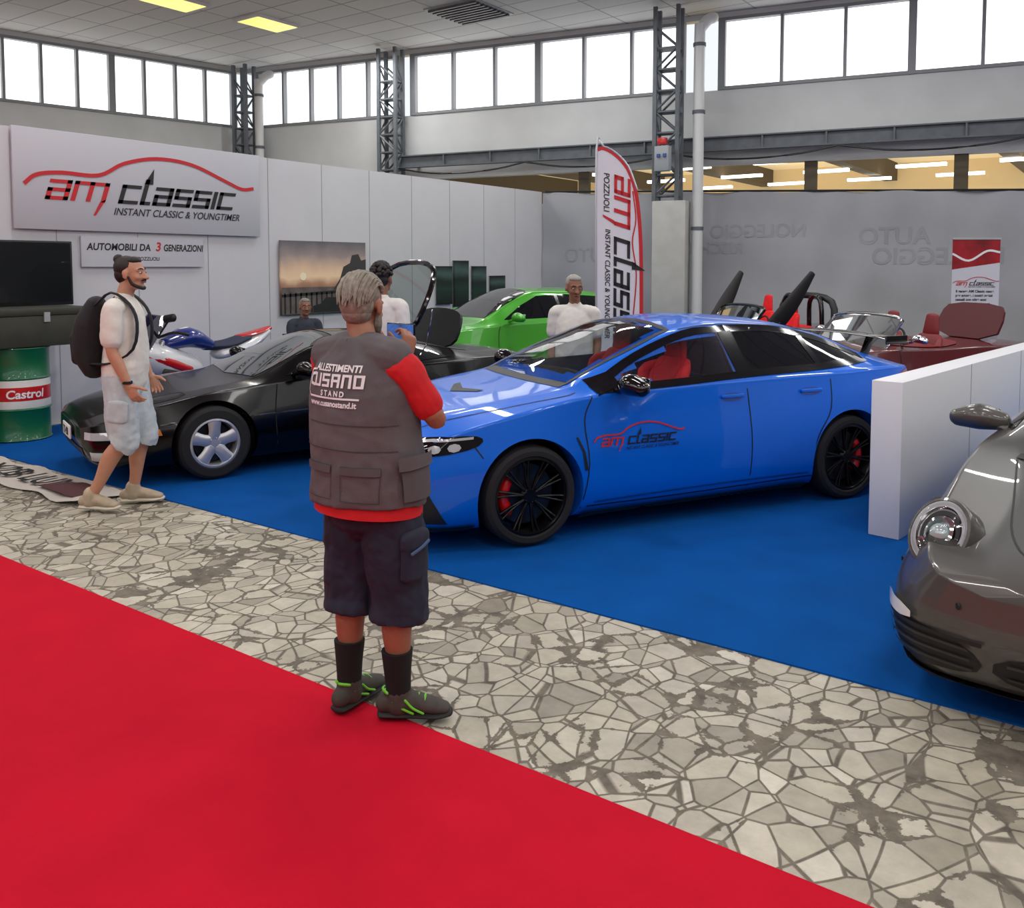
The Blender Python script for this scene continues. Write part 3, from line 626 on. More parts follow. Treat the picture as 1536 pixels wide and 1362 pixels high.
def blue_car():
    g=Grp('blue_hatchback_car',(-3.265,6.21,ZO),math.atan2(-.875,-.485)); ax=(1.3675,-1.3675); R=.325
    paint=mat('blue_paint',C(0,102,218),.35,metal=.1,coat=.65,spec=.25)
    st=[(2.29,.30,.35,.44,.46,.56,.46,.61,.32,.63),(2.24,.17,.56,.42,.68,.60,.64,.675,.46,.685),(2.1,.13,.74,.45,.83,.67,.78,.75,.54,.765),(1.8,.13,.82,.50,.91,.775,.85,.84,.6,.855),
        (1.37,.13,.84,.52,.94,.87,.87,.915,.64,.93),(1.1,.13,.84,.52,.93,.915,.865,.955,.66,.975),(.98,.13,.84,.52,.925,.93,.865,.975,.68,1.0),(.84,.13,.84,.52,.925,.94,.865,1.04,.67,1.065),(.45,.13,.84,.52,.925,.955,.865,1.2,.62,1.24),
        (.02,.13,.84,.52,.925,.965,.865,1.33,.585,1.385),(-.35,.13,.84,.52,.925,.97,.865,1.36,.575,1.415),(-.9,.13,.84,.52,.93,.98,.87,1.33,.56,1.385),(-1.4,.13,.84,.54,.94,.99,.88,1.24,.54,1.29),
        (-1.85,.15,.82,.56,.93,1.0,.85,1.09,.53,1.13),(-2.1,.2,.76,.58,.87,.99,.78,1.02,.54,1.03),(-2.22,.25,.64,.6,.75,.93,.68,.96,.5,.97),(-2.28,.33,.5,.6,.62,.85,.56,.88,.42,.89)]
    body,b=carbody(g,st,paint,ax,R,.025)
    fw=[(.68,1.0),(.4,1.13),(-.0,1.27),(-.3,1.295),(-.33,1.025)]
    ws=[(.95,-.6),(1.0,0),(.95,.6),(.5,.585),(.1,.53),(.08,0),(.1,-.53),(.5,-.585)]
    wsi=[(.86,-.55),(.9,0),(.86,.55),(.5,.54),(.14,.49),(.12,0),(.14,-.49),(.5,-.54)]
    gl=glass('car_glass_clear',(.80,.84,.84,1),1.35)
    for pts in ([(.86,.965),(.42,1.165),(-.02,1.3),(-.4,1.328)],[(-.4,1.328),(-.85,1.31),(-1.3,1.225),(-1.68,1.075)],[(-1.68,1.065),(-1.1,1.03),(-.4,1.01),(.2,.985),(.84,.965)]):
        strip(b,'window_surround',g,pts,.045,blackgloss,mirror=True,off=.006)
    strip(b,'b_pillar',g,[(-.40,1.0),(-.38,1.31)],.13,blackgloss,mirror=True,off=.006)
    strip(b,'c_pillar',g,[(-1.13,1.03),(-1.11,1.25)],.06,blackgloss,mirror=True,off=.006)
    strip(b,'mirror_sail',g,[(.86,.975),(.66,1.03)],.09,blackgloss,mirror=True,off=.007)
    patch(b,'front_side_glass',g,[(.8,.98),(.42,1.15),(-.02,1.285),(-.36,1.315),(-.36,1.0)],gl,mirror=True,off=.003)
    patch(b,'rear_side_glass',g,[(-.44,1.0),(-.44,1.315),(-.85,1.30),(-1.12,1.25),(-1.12,1.03)],darkglass,mirror=True,off=.003)
    patch(b,'quarter_glass',g,[(-1.14,1.035),(-1.13,1.25),(-1.3,1.215),(-1.66,1.07)],darkglass,mirror=True,off=.003)
    patch(b,'windshield',g,ws,gl,top=True,off=.004,step=.06)
    strip(b,'windshield_black_band',g,[(.98,-.62),(1.03,-.3),(1.04,0),(1.03,.3),(.98,.62)],.09,blackpl,top=True,off=.003)
    for s in(1,-1): strip(b,'windshield_edge',g,[(.96,s*.61),(.5,s*.6),(.08,s*.545)],.03,blackpl,top=True,off=.0045)
    strip(b,'windshield_header',g,[(.09,-.55),(.06,0),(.09,.55)],.05,blackpl,top=True,off=.0045)
    patch(b,'rear_glass',g,[(-1.2,-.47),(-1.2,.47),(-1.95,.5),(-1.98,0),(-1.95,-.5)],darkglass,top=True,off=.004)
    cutout(body,[(fw,0,False),(wsi,0,True)])
    bm=bmesh.new(); bx(bm,(-.2,0,.55),(2.2,1.5,.5),None,.04); fin(bm,'interior_tub',blackpl,g)
    bm=bmesh.new(); chain(bm,[(.7,-.7,.90),(.68,0,.94),(.7,.7,.90)],[(.16,.09)]*3,12,ref=(1,0,0)); fin(bm,'dashboard',blackpl,g)
    bm=bmesh.new(); lathe(bm,[(.165,-.012),(.185,-.012),(.185,.012),(.165,.012),(.165,-.012)],28,Matrix.Translation((.45,.37,.96))@Matrix.Rotation(math.radians(65),4,'Y')@Matrix.Rotation(math.pi/2,4,'X')); fin(bm,'steering_wheel',blackpl,g)
    for s in(1,-1): seat(g,.22,s*.38,.66,seatred,seatred,.5)
    bm=bmesh.new(); bx(bm,(-.95,0,1.0),(.2,1.2,.3),None,.05); fin(bm,'rear_bench',blackpl,g)
    mirror_door(g,.68,.87,1.0,blackgloss,1.1)
    # lamps (az=42 : u = .743x-.669y)
    patch(b,'headlamp',g,chaik([(.655,.715),(.70,.665),(.90,.625),(1.12,.625),(1.26,.66),(1.2,.705),(.95,.735),(.72,.745)],1),darkglass,az=42,mirror=True,off=.006,step=.03)
    patch(b,'headlamp_led_bar',g,[(.72,.735),(.95,.722),(1.18,.69),(1.18,.678),(.95,.708),(.72,.72)],lens,az=42,mirror=True,off=.010,step=.03)
    for u in (.82,.93,1.04):
        patch(b,'headlamp_projector',g,[(u+.038*math.cos(i*.7854),.668-.06*(u-.9)+.026*math.sin(i*.7854)) for i in range(8)],lens,az=42,mirror=True,off=.010,step=.02)
    patch(b,'upper_grille',g,[(-.5,.57),(-.46,.625),(.46,.625),(.5,.57),(.42,.52),(-.42,.52)],blackpl,az=90,off=.005)
    patch(b,'lower_grille',g,[(-.6,.22),(-.52,.44),(.52,.44),(.6,.22)],blackpl,az=90,off=.005)
    patch(b,'front_side_intake',g,[(.86,.2),(.9,.30),(.98,.46),(1.06,.42),(1.1,.22)],blackpl,az=42,mirror=True,off=.006,step=.03)
    strip(b,'front_splitter',g,[(2.2,.16),(1.9,.15),(1.74,.15)],.06,blackpl,mirror=True,off=.012)
    strip(b,'front_lip',g,[(-.5,.17),(.5,.17)],.06,blackpl,az=90,off=.02)
    patch(b,'hood_vent',g,[(1.45,-.22),(1.57,0),(1.45,.22),(1.4,.22),(1.47,0),(1.4,-.22)],blackpl,top=True,off=.004,step=.04)
    patch(b,'front_badge',g,[(-.05,.58),(.05,.58),(.045,.66),(-.045,.66)],redm,az=90,off=.012,step=.03)
    for pts in ([(1.0,.2),(.95,.5),(.97,.78),(.9,.93)],[(-.40,.2),(-.41,.6),(-.39,.99)],[(-1.0,.25),(-1.02,.5),(-1.16,.72),(-1.18,1.0)],[(.95,.21),(.2,.205),(-1.0,.22)]):
        strip(b,'door_gap',g,pts,.009,line,mirror=True,off=.0025)
    strip(b,'hood_gap',g,[(2.1,.58),(1.6,.72),(1.1,.79),(.98,.78)],.01,line,top=True,mirror=True,off=.002)
    strip(b,'bumper_gap',g,[(1.70,.60),(1.78,.72)],.008,line,mirror=True,off=.0025)
    strip(b,'side_skirt',g,[(.98,.16),(0,.15),(-.98,.16)],.05,blackpl,mirror=True,off=.025,sub=4)
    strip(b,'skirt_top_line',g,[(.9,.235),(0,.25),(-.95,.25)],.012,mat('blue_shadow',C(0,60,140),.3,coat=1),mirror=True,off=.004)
    patch(b,'fender_vent',g,[(.96,.46),(.98,.58),(1.03,.68),(1.045,.68),(1.0,.58),(.985,.46)],blackpl,mirror=True,off=.005,step=.03)
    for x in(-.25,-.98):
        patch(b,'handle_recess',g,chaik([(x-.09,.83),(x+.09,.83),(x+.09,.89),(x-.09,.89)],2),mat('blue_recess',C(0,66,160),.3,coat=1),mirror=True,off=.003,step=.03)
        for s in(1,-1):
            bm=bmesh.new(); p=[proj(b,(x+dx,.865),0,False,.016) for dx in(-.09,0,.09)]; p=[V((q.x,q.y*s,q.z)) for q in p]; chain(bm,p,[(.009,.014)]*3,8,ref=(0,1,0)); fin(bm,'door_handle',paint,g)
    logo(g,lambda a,c:proj(b,(.86-a,.60+c),0,False,.007),.235,redprint,mat('decal_dark',C(20,22,45),.4),nm='door_decal')
    tr=mat('tail_red',C(150,8,12),.15,coat=1)
    strip(b,'tail_lamp',g,[(-1.95,.9),(-2.1,.93),(-2.2,.93)],.07,tr,mirror=True,off=.006)
    strip(b,'tail_lamp_rear',g,[(-.65,.92),(.65,.92)],.06,tr,az=-90,off=.006)
    patch(b,'roof_line_gap',g,ribbon([(.0,.565),(-.6,.55),(-1.2,.52)],.012),line,top=True,mirror=True,off=.002)
    bm=bmesh.new(); chain(bm,[(-2.1,-.68,1.2),(-2.13,0,1.22),(-2.1,.68,1.2)],[(.12,.012)]*3,12,ref=(1,0,0)); 
    for s in(1,-1): 
        bx(bm,(-2.1,s*.69,1.19),(.24,.015,.07),None,.004); chain(bm,[(-2.02,s*.42,1.03),(-2.1,s*.42,1.2)],[(.05,.012)]*2,8,ref=(1,0,0))
    fin(bm,'rear_wing',blackgloss,g)
    wheels4(g,ax,.80,R,.25,.252,'multi',mat('rim_black',C(16,16,17),.3,metal=.5),mat('caliper_red',C(205,12,16),.35,coat=.5))
blue_car()
def black_car():
    g=Grp('black_sports_coupe',(-6.71,5.98,ZO),math.atan2(-.944,-.33)); ax=(1.265,-1.265); R=.308
    paint=mat('black_paint',C(3,3,4),.2,coat=.12,spec=.3)
    st=[(2.24,.32,.45,.40,.52,.48,.5,.51,.35,.52),(2.17,.2,.64,.38,.73,.52,.68,.555,.48,.565),(1.95,.15,.74,.4,.83,.59,.77,.62,.54,.63),(1.6,.14,.78,.43,.88,.67,.80,.69,.56,.69),(1.265,.13,.8,.45,.895,.73,.80,.745,.58,.74),
        (.95,.13,.8,.45,.89,.755,.80,.785,.6,.79),(.8,.13,.8,.45,.885,.77,.80,.83,.62,.85),(.3,.13,.8,.45,.88,.79,.80,1.03,.56,1.06),(-.05,.13,.8,.45,.88,.80,.80,1.11,.50,1.16),(-.45,.13,.8,.46,.885,.82,.81,1.1,.48,1.155),
        (-.95,.14,.8,.5,.9,.85,.82,1.0,.46,1.04),(-1.5,.16,.8,.5,.9,.87,.82,.91,.52,.92),(-2.0,.2,.76,.52,.87,.86,.79,.89,.55,.90),(-2.14,.25,.66,.54,.8,.82,.74,.85,.5,.86),(-2.2,.32,.5,.54,.7,.76,.64,.78,.4,.79)]
    body,b=carbody(g,st,paint,ax,R,.02)
    patch(b,'side_glass',g,[(.6,.82),(.3,.95),(-.02,1.06),(-.4,1.075),(-.62,1.04),(-.6,.86),(-.2,.83)],darkglass,mirror=True,off=.004)
    patch(b,'quarter_glass',g,[(-.66,.87),(-.66,1.02),(-.95,.95),(-1.15,.89)],darkglass,mirror=True,off=.004)
    patch(b,'windshield',g,[(.85,-.6),(.92,0),(.85,.6),(.4,.54),(.08,.47),(.05,0),(.08,-.47),(.4,-.54)],mat('screen_glass',C(52,60,56),.03,coat=1),top=True,off=.004,step=.06)
    patch(b,'roof_panel',g,[(-.02,-.42),(.0,.42),(-.4,.42),(-.4,-.42)],blackgloss,top=True,off=.004)
    gs=mat('gap_soft',C(0,0,0),.9)
    for pts in ([(.72,.17),(.74,.5),(.7,.76)],[(-.55,.17),(-.62,.5),(-.62,.84)]): strip(b,'door_gap',g,pts,.01,gs,mirror=True,off=.002)
    patch(b,'side_intake',g,[(-.66,.4),(-.64,.72),(-.78,.78),(-.82,.5)],blackpl,mirror=True,off=.004)
    strip(b,'side_crease',g,[(1.7,.5),(.6,.52),(-.7,.54)],.012,mat('black_sheen',C(34,34,38),.25,coat=1),mirror=True,off=.003)
    patch(b,'popup_lamp_lid',g,ribbon(chaik([(1.75,.42),(1.78,.68),(1.45,.72),(1.45,.46),(1.75,.42)],1,False),.008),gs,top=True,mirror=True,off=.002,step=.08)
    # az=50 : u=.643x-.766y
    patch(b,'front_marker',g,[(.62,.41),(.98,.40),(.98,.46),(.62,.47)],lens,az=50,mirror=True,off=.006,step=.04)
    patch(b,'corner_marker',g,[(.42,.42),(.61,.41),(.61,.47),(.44,.47)],mat('amber',C(200,120,40),.2,coat=1),az=50,mirror=True,off=.006,step=.04)
    patch(b,'fog_lamp',g,[(.68,.24),(.90,.24),(.90,.31),(.68,.31)],lens,az=50,mirror=True,off=.007,step=.04)
    patch(b,'front_intake',g,[(-.5,.2),(.5,.2),(.5,.32),(-.5,.32)],blackpl,az=90,off=.005)
    boxes('number_plate',[((2.265,0,.40),(.012,.36,.11))],whiteprint,g,.003)
    text('plate_text',g,'TS 450',.09,blackprint,(2.273,-.15,.365),(0,1,0),ZZ,offset=.003)
    mirror_door(g,.5,.82,.88,paint,.95)
    wheels4(g,ax,.775,R,.215,.205,'five',silver)
    out=chaik([(-.56,0),(-.62,.5),(-.48,.86),(.48,.86),(.62,.5),(.56,0)],2)
    cy=math.cos(62*D2R); sy=math.sin(62*D2R)
    org=(-.75,0,1.08); vs,fs=fill2d(out,.2); 
    mk('rear_hatch_glass',[(org[0]-b_*cy*.9,a_,org[2]+b_*sy) for a_,b_ in vs],fs,glass('hatch_glass',(.5,.55,.53,1)),g)
    bm=bmesh.new(); P=[(org[0]-y*cy*.9,x,org[2]+y*sy) for x,y in out]; P.append(P[0]); P.append(P[1]); chain(bm,P,[.028]*len(P),8,sub=1); fin(bm,'hatch_frame',blackgloss,g)
    out2=chaik([(-.46,0),(-.48,.3),(-.36,.46),(.36,.46),(.48,.3),(.46,0)],2); vs,fs=fill2d(out2,.2)
    o=mk('engine_lid',[(-1.3-b_*.35,a_,.93+b_*.9) for a_,b_ in vs],fs,blackpl,g); s=o.modifiers.new('s','SOLIDIFY'); s.thickness=.03
    bm=bmesh.new()
    for s in(1,-1): chain(bm,[(-1.0,s*.45,.95),(-1.05,s*.5,1.35)],[.008,.008],6,sub=1)
    fin(bm,'gas_struts',chrome,g)
    patch(b,'engine_bay',g,[(-.8,-.42),(-.8,.42),(-1.5,.45),(-1.5,-.45)],mat('engine_bay',C(30,30,30),.6,ns=14,na=.6),top=True,off=.004)
black_car()
def green_car():
    hx,hy=-.866*.812+.5*.5835,-.866*.5835-.5*.812
    g=Grp('green_hatchback_car',(-7.66,10.75,ZO),math.atan2(hy,hx)); ax=(1.27,-1.27); R=.315
    paint=mat('green_paint',C(62,160,28),.3,metal=.2,coat=.8)
    st=[(2.02,.3,.4,.45,.5,.62,.48,.70,.32,.72),(1.95,.2,.6,.45,.7,.72,.62,.80,.45,.82),(1.75,.16,.74,.5,.82,.84,.72,.90,.52,.92),(1.27,.16,.78,.55,.87,.93,.78,.98,.58,1.0),(.95,.16,.78,.55,.86,.97,.79,1.03,.62,1.05),
        (.8,.16,.78,.55,.86,.98,.8,1.1,.62,1.13),(.35,.16,.78,.55,.86,1.0,.8,1.33,.57,1.37),(.0,.16,.78,.55,.86,1.01,.8,1.43,.54,1.48),(-.6,.16,.78,.55,.86,1.03,.8,1.42,.54,1.48),(-1.3,.16,.78,.56,.87,1.06,.8,1.36,.53,1.41),
        (-1.7,.2,.76,.58,.85,1.06,.77,1.27,.5,1.31),(-1.9,.25,.66,.6,.78,1.02,.7,1.06,.5,1.08),(-1.97,.33,.5,.6,.68,.9,.6,.92,.4,.93)]
    body,b=carbody(g,st,paint,ax,R,.02,N=90)
    patch(b,'side_glass',g,[(.62,1.05),(.3,1.24),(.0,1.37),(-.5,1.39),(-1.2,1.34),(-1.4,1.14),(-.5,1.07)],darkglass,mirror=True,off=.004)
    strip(b,'pillar',g,[(-.35,1.06),(-.33,1.39)],.05,blackgloss,mirror=True,off=.007)
    patch(b,'windshield',g,[(.86,-.6),(.9,0),(.86,.6),(.4,.57),(.1,.5),(.08,0),(.1,-.5),(.4,-.57)],darkglass,top=True,off=.004,step=.08)
    patch(b,'headlamp',g,[(.5,.68),(.8,.64),(.95,.70),(.8,.78),(.52,.82)],lens,az=45,mirror=True,off=.006,step=.05)
    patch(b,'grille',g,[(-.45,.3),(.45,.3),(.5,.5),(-.5,.5)],blackpl,az=90,off=.005)
    for pts in ([(.75,.25),(.75,.8),(.7,1.0)],[(-.4,.25),(-.42,.8),(-.4,1.05)]): strip(b,'door_gap',g,pts,.01,line,mirror=True,off=.003)
    mirror_door(g,.52,.82,1.08,paint); wheels4(g,ax,.75,R,.2,.22,7,silver)
green_car()
def grey_car():
    h=V((-.1,-.995,0)).normalized(); nose=V((-.01,3.67,ZO)); c=nose-h*2.11
    g=Grp('grey_sports_coupe',c,math.atan2(h.y,h.x)); ax=(1.175,-1.175); R=.33
    paint=mat('grey_metallic_paint',C(84,83,80),.38,metal=.4,coat=.7)
    st=[(2.11,.28,.40,.42,.5,.53,.44,.57,.3,.58),(2.06,.17,.60,.42,.70,.57,.62,.60,.42,.615),(1.93,.13,.74,.42,.83,.635,.70,.635,.47,.65),(1.75,.12,.79,.45,.885,.705,.73,.665,.49,.68),(1.5,.12,.81,.48,.91,.775,.74,.71,.50,.72),
        (1.175,.12,.82,.5,.925,.84,.76,.775,.52,.785),(.9,.12,.82,.5,.92,.87,.78,.83,.56,.85),(.74,.12,.82,.5,.91,.885,.79,.88,.60,.905),(.3,.12,.82,.5,.90,.90,.795,1.1,.56,1.14),(-.05,.12,.82,.5,.90,.91,.80,1.22,.52,1.27),(-.4,.12,.82,.5,.91,.92,.81,1.24,.5,1.295),
        (-.9,.12,.82,.52,.93,.93,.83,1.15,.48,1.2),(-1.4,.14,.82,.54,.94,.91,.84,1.0,.5,1.03),(-1.9,.18,.78,.55,.90,.84,.8,.87,.5,.88),(-2.2,.25,.66,.55,.78,.74,.7,.76,.45,.77),(-2.3,.33,.5,.52,.64,.66,.58,.67,.4,.68)]
    body,b=carbody(g,st,paint,ax,R,.015,N=150)
    patch(b,'side_glass',g,[(.56,.93),(.25,1.06),(-.05,1.16),(-.5,1.19),(-1.0,1.1),(-1.25,.98),(-.5,.95)],darkglass,mirror=True,off=.004)
    patch(b,'windshield',g,[(.8,-.58),(.86,0),(.8,.58),(.4,.54),(.08,.49),(.05,0),(.08,-.49),(.4,-.54)],darkglass,top=True,off=.004,step=.06)
    strip(b,'cowl',g,[(.84,-.6),(.9,-.3),(.91,0),(.9,.3),(.84,.6)],.06,blackpl,top=True,off=.003)
    strip(b,'hood_gap',g,[(.86,.60),(1.3,.52),(1.7,.44),(1.93,.30),(1.98,.0)],.009,line,top=True,mirror=True,off=.002)
    strip(b,'door_gap',g,[(.55,.2),(.56,.6),(.6,.88)],.009,line,mirror=True,off=.002); strip(b,'door_gap_rear',g,[(-.62,.25),(-.62,.6),(-.6,.9)],.009,line,mirror=True,off=.002)
    strip(b,'bumper_gap',g,[(1.5,.5),(1.66,.53),(1.8,.6)],.008,line,mirror=True,off=.002)
    for s in(1,-1):
        d=V((.80,s*.22,.52)).normalized(); cen=V((1.74,s*.66,.61)); 
        hh=b.ray_cast(cen+d*2,-d); P=hh[0] if hh[0] else cen
        q=d.to_track_quat('Y','Z').to_matrix().to_4x4(); M=Matrix.Translation(P-d*.02)@q@Matrix.Diagonal((.95,1,1.15,1))
        bm=bmesh.new(); lathe(bm,[(.145,-.09),(.142,.01),(.135,.03),(.124,.034),(.12,.02)],48,M); fin(bm,'headlamp_rim',paint,g)
        bm=bmesh.new(); lathe(bm,[(.122,.032),(.112,.03),(.095,.012),(.06,.004),(.001,.002)],40,M); fin(bm,'headlamp_bowl',mat('bowl',C(200,202,206),.4,metal=.2),g)
        bm=bmesh.new(); lathe(bm,[(.066,.0),(.064,.03),(.052,.036),(.048,.01)],32,M); lathe(bm,[(.105,.02),(.1,.03),(.095,.02)],40,M); lathe(bm,[(.026,.0),(.026,.02),(.02,.022),(.001,.01)],24,M@Matrix.Translation((.07,0,-.055))); lathe(bm,[(.026,.0),(.026,.02),(.02,.022),(.001,.01)],24,M@Matrix.Translation((-.06,0,.06))); fin(bm,'projector_rings',chrome,g)
        bm=bmesh.new(); lathe(bm,[(.09,.012),(.088,.02),(.07,.02),(.068,.01)],32,M); fin(bm,'projector_shroud',blackpl,g)
        bm=bmesh.new(); ell(bm,M@V((0,.012,0)),(.044,.044,.044)); fin(bm,'projector_lens',mat('projector',C(200,220,222),.05,coat=1,metal=.3),g)
        bm=bmesh.new(); lathe(bm,[(.123,.034),(.1,.05),(.06,.062),(.03,.067),(.001,.068)],40,M); fin(bm,'headlamp_glass',glass('lamp_glass',(.96,.97,.97,1),1.2),g)
    # az=48 : u=.669x-.743y
    patch(b,'side_intake',g,chaik([(.56,.19),(.55,.36),(1.02,.36),(1.1,.2)],2),blackpl,az=48,mirror=True,off=.005,step=.03)
    sl=mat('slat',C(46,46,46),.5)
    for z in(.235,.275,.315): strip(b,'intake_slat',g,[(.6,z),(.8,z),(1.04,z)],.010,sl,az=48,mirror=True,off=.016,step=.04)
    patch(b,'turn_signal',g,chaik([(.60,.36),(.60,.415),(.84,.405),(.84,.355)],1),mat('signal_lens',C(225,225,220),.1,coat=1),az=48,mirror=True,off=.02,step=.03)
    strip(b,'turn_signal_bar',g,[(.56,.35),(.8,.345),(1.08,.345)],.016,blackpl,az=48,mirror=True,off=.016,step=.04)
    patch(b,'centre_intake',g,chaik([(-.42,.19),(-.40,.34),(.40,.34),(.42,.19)],2),blackpl,az=90,off=.005)
    for z in(.24,.29): strip(b,'centre_slat',g,[(-.36,z),(0,z),(.36,z)],.010,sl,az=90,off=.014)
    strip(b,'front_lip',g,[(-.6,.145),(0,.145),(.6,.145)],.05,blackpl,az=90,off=.02); strip(b,'front_lip_side',g,[(.4,.145),(.75,.145),(1.1,.145)],.05,blackpl,az=48,mirror=True,off=.02)
    patch(b,'hood_badge',g,chaik([(1.92,-.03),(1.92,.03),(1.84,.03),(1.83,0),(1.84,-.03)],1),mat('gold_badge',C(190,160,80),.3,metal=.6),top=True,off=.006,step=.02)
    bm=bmesh.new()
    for s in(1,-1):
        for u in(.45,1.0):
            p=proj(b,(u,.47),48,False,.001); lathe(bm,[(.014,0),(.012,.004),(.001,.005)],14,Matrix.Translation((p.x,s*p.y,p.z))@V((math.sin(48*D2R),s*math.cos(48*D2R),0)).to_track_quat('Y','Z').to_matrix().to_4x4())
    fin(bm,'parking_sensors',blackpl,g)
    mirror_door(g,.46,.74,.955,paint,1.05)
    wheels4(g,ax,.79,R,.25,.24,5,silver,redm)
grey_car()
def roadster(name,loc,rz,col,seatm,doors_up=False,lid=False,tall=0):
    g=Grp(name,loc,rz); ax=(1.17,-1.17); R=.3
    paint=mat(name+'_paint',col,.25,coat=.7)
    st=[(1.98,.3,.4,.42,.5,.55,.46,.6,.3,.61),(1.9,.2,.6,.45,.7,.62,.62,.68,.42,.69),(1.6,.15,.72,.48,.8,.74,.68,.76,.5,.77),(1.17,.15,.75,.5,.83,.81,.7,.82,.5,.83),(.6,.15,.75,.5,.82,.86,.73,.88,.55,.9),
        (.0,.15,.75,.5,.82,.86,.74,.875,.5,.88),(-.7,.15,.75,.52,.83,.88,.74,.90,.55,.91),(-1.2,.15,.75,.52,.84,.88,.72,.90,.5,.91),(-1.7,.2,.7,.55,.8,.82,.68,.85,.48,.86),(-1.92,.28,.6,.55,.72,.74,.62,.77,.4,.78),(-1.98,.35,.45,.54,.6,.68,.52,.7,.3,.71)]
    body,b=carbody(g,st,paint,ax,R,.02,N=90)
    ck=chaik([(.45,-.6),(.45,.6),(-.6,.6),(-.6,-.6)],2)
    strip(b,'cockpit_trim',g,[ck[i] for i in range(len(ck))]+[ck[0]],.05,seatm,top=True,off=.008,sub=1)
    cutout(body,[(ck,0,True)])
    bm=bmesh.new(); bx(bm,(-.1,0,.42),(1.3,1.4,.2),None,.03); fin(bm,'cabin_floor',blackpl,g)
    for s in(1,-1): seat(g,.1,s*.34,.5,seatm,seatm,.55+tall)
    bm=bmesh.new(); T=[(.62,-.66,.88),(.45,-.62,1.1),(.36,-.56,1.2),(.33,0,1.23),(.36,.56,1.2),(.45,.62,1.1),(.62,.66,.88)]
    chain(bm,T,[.02]*7,8); fin(bm,'windshield_frame',chrome if not doors_up else blackgloss,g)
    mk('windshield_glass',T+[(.66,0,.9)],[(0,1,2,3,4,5,6,7)],glass('hatch_glass',(.55,.6,.58,1)),g)
    bm=bmesh.new(); lathe(bm,[(.16,-.01),(.18,-.01),(.18,.01),(.16,.01),(.16,-.01)],24,Matrix.Translation((.28,.34,.92))@Matrix.Rotation(math.radians(65),4,'Y')@Matrix.Rotation(math.pi/2,4,'X')); fin(bm,'steering_wheel',blackpl,g)
    patch(b,'headlamp',g,[(.60+.08*math.cos(i*.5236),.62+.08*math.sin(i*.5236)) for i in range(12)],lens,az=50,mirror=True,off=.01,step=.04)
    strip(b,'chrome_line',g,[(1.5,.55),(0,.58),(-1.6,.6)],.015,chrome,mirror=True,off=.006)
    for pts in ([(.5,.2),(.5,.85)],[(-.5,.2),(-.55,.85)]): strip(b,'door_gap',g,pts,.01,line,mirror=True,off=.003)
    mirror_door(g,.4,.76,.98,chrome if not doors_up else blackgloss,.7)
    wheels4(g,ax,.72,R,.19,.2,6,silver)
    if doors_up:
        for s in(1,-1):
            bm=bmesh.new(); chain(bm,[(.45,s*.80,.85),(.15,s*.9,1.25),(-.14,s*.97,1.7)],[(.13,.03),(.12,.035),(.05,.02)],14,ref=(1,0,.6)); fin(bm,'raised_door',blackpl,g)
            bm=bmesh.new(); chain(bm,[(-.62,s*.2,.88),(-.62,s*.2,1.26),(-.62,s*.34,1.36),(-.62,s*.48,1.26),(-.62,s*.52,.88)],[.035]*5,10); fin(bm,'roll_hoop',blackgloss,g)
        bm=bmesh.new(); chain(bm,[(-.7,-.7,.9),(-.72,-.6,1.28),(-.72,0,1.36),(-.72,.6,1.28),(-.7,.7,.9)],[.05]*5,10); fin(bm,'roll_bar',blackpl,g)
    if lid:
        vs,fs=fill2d(chaik([(-.5,0),(-.52,.35),(-.4,.5),(.4,.5),(.52,.35),(.5,0)],1),.2)
        o=mk('raised_boot_lid',[(-1.0-b_*.35,a_,.92+b_*.85) for a_,b_ in vs],fs,mat('lid_burgundy',C(84,12,20),.55),g); s=o.modifiers.new('s','SOLIDIFY'); s.thickness=.03
roadster('red_classic_roadster',(-2.45,11.35,ZO),math.atan2(-.774,-.633),C(88,10,18),mat('burgundy_leather',C(120,20,28),.5),lid=True)
roadster('black_convertible_car',(-4.6,12.9,ZO),math.atan2(-.774,-.633),C(14,14,16),seatred,doors_up=True,tall=.12)
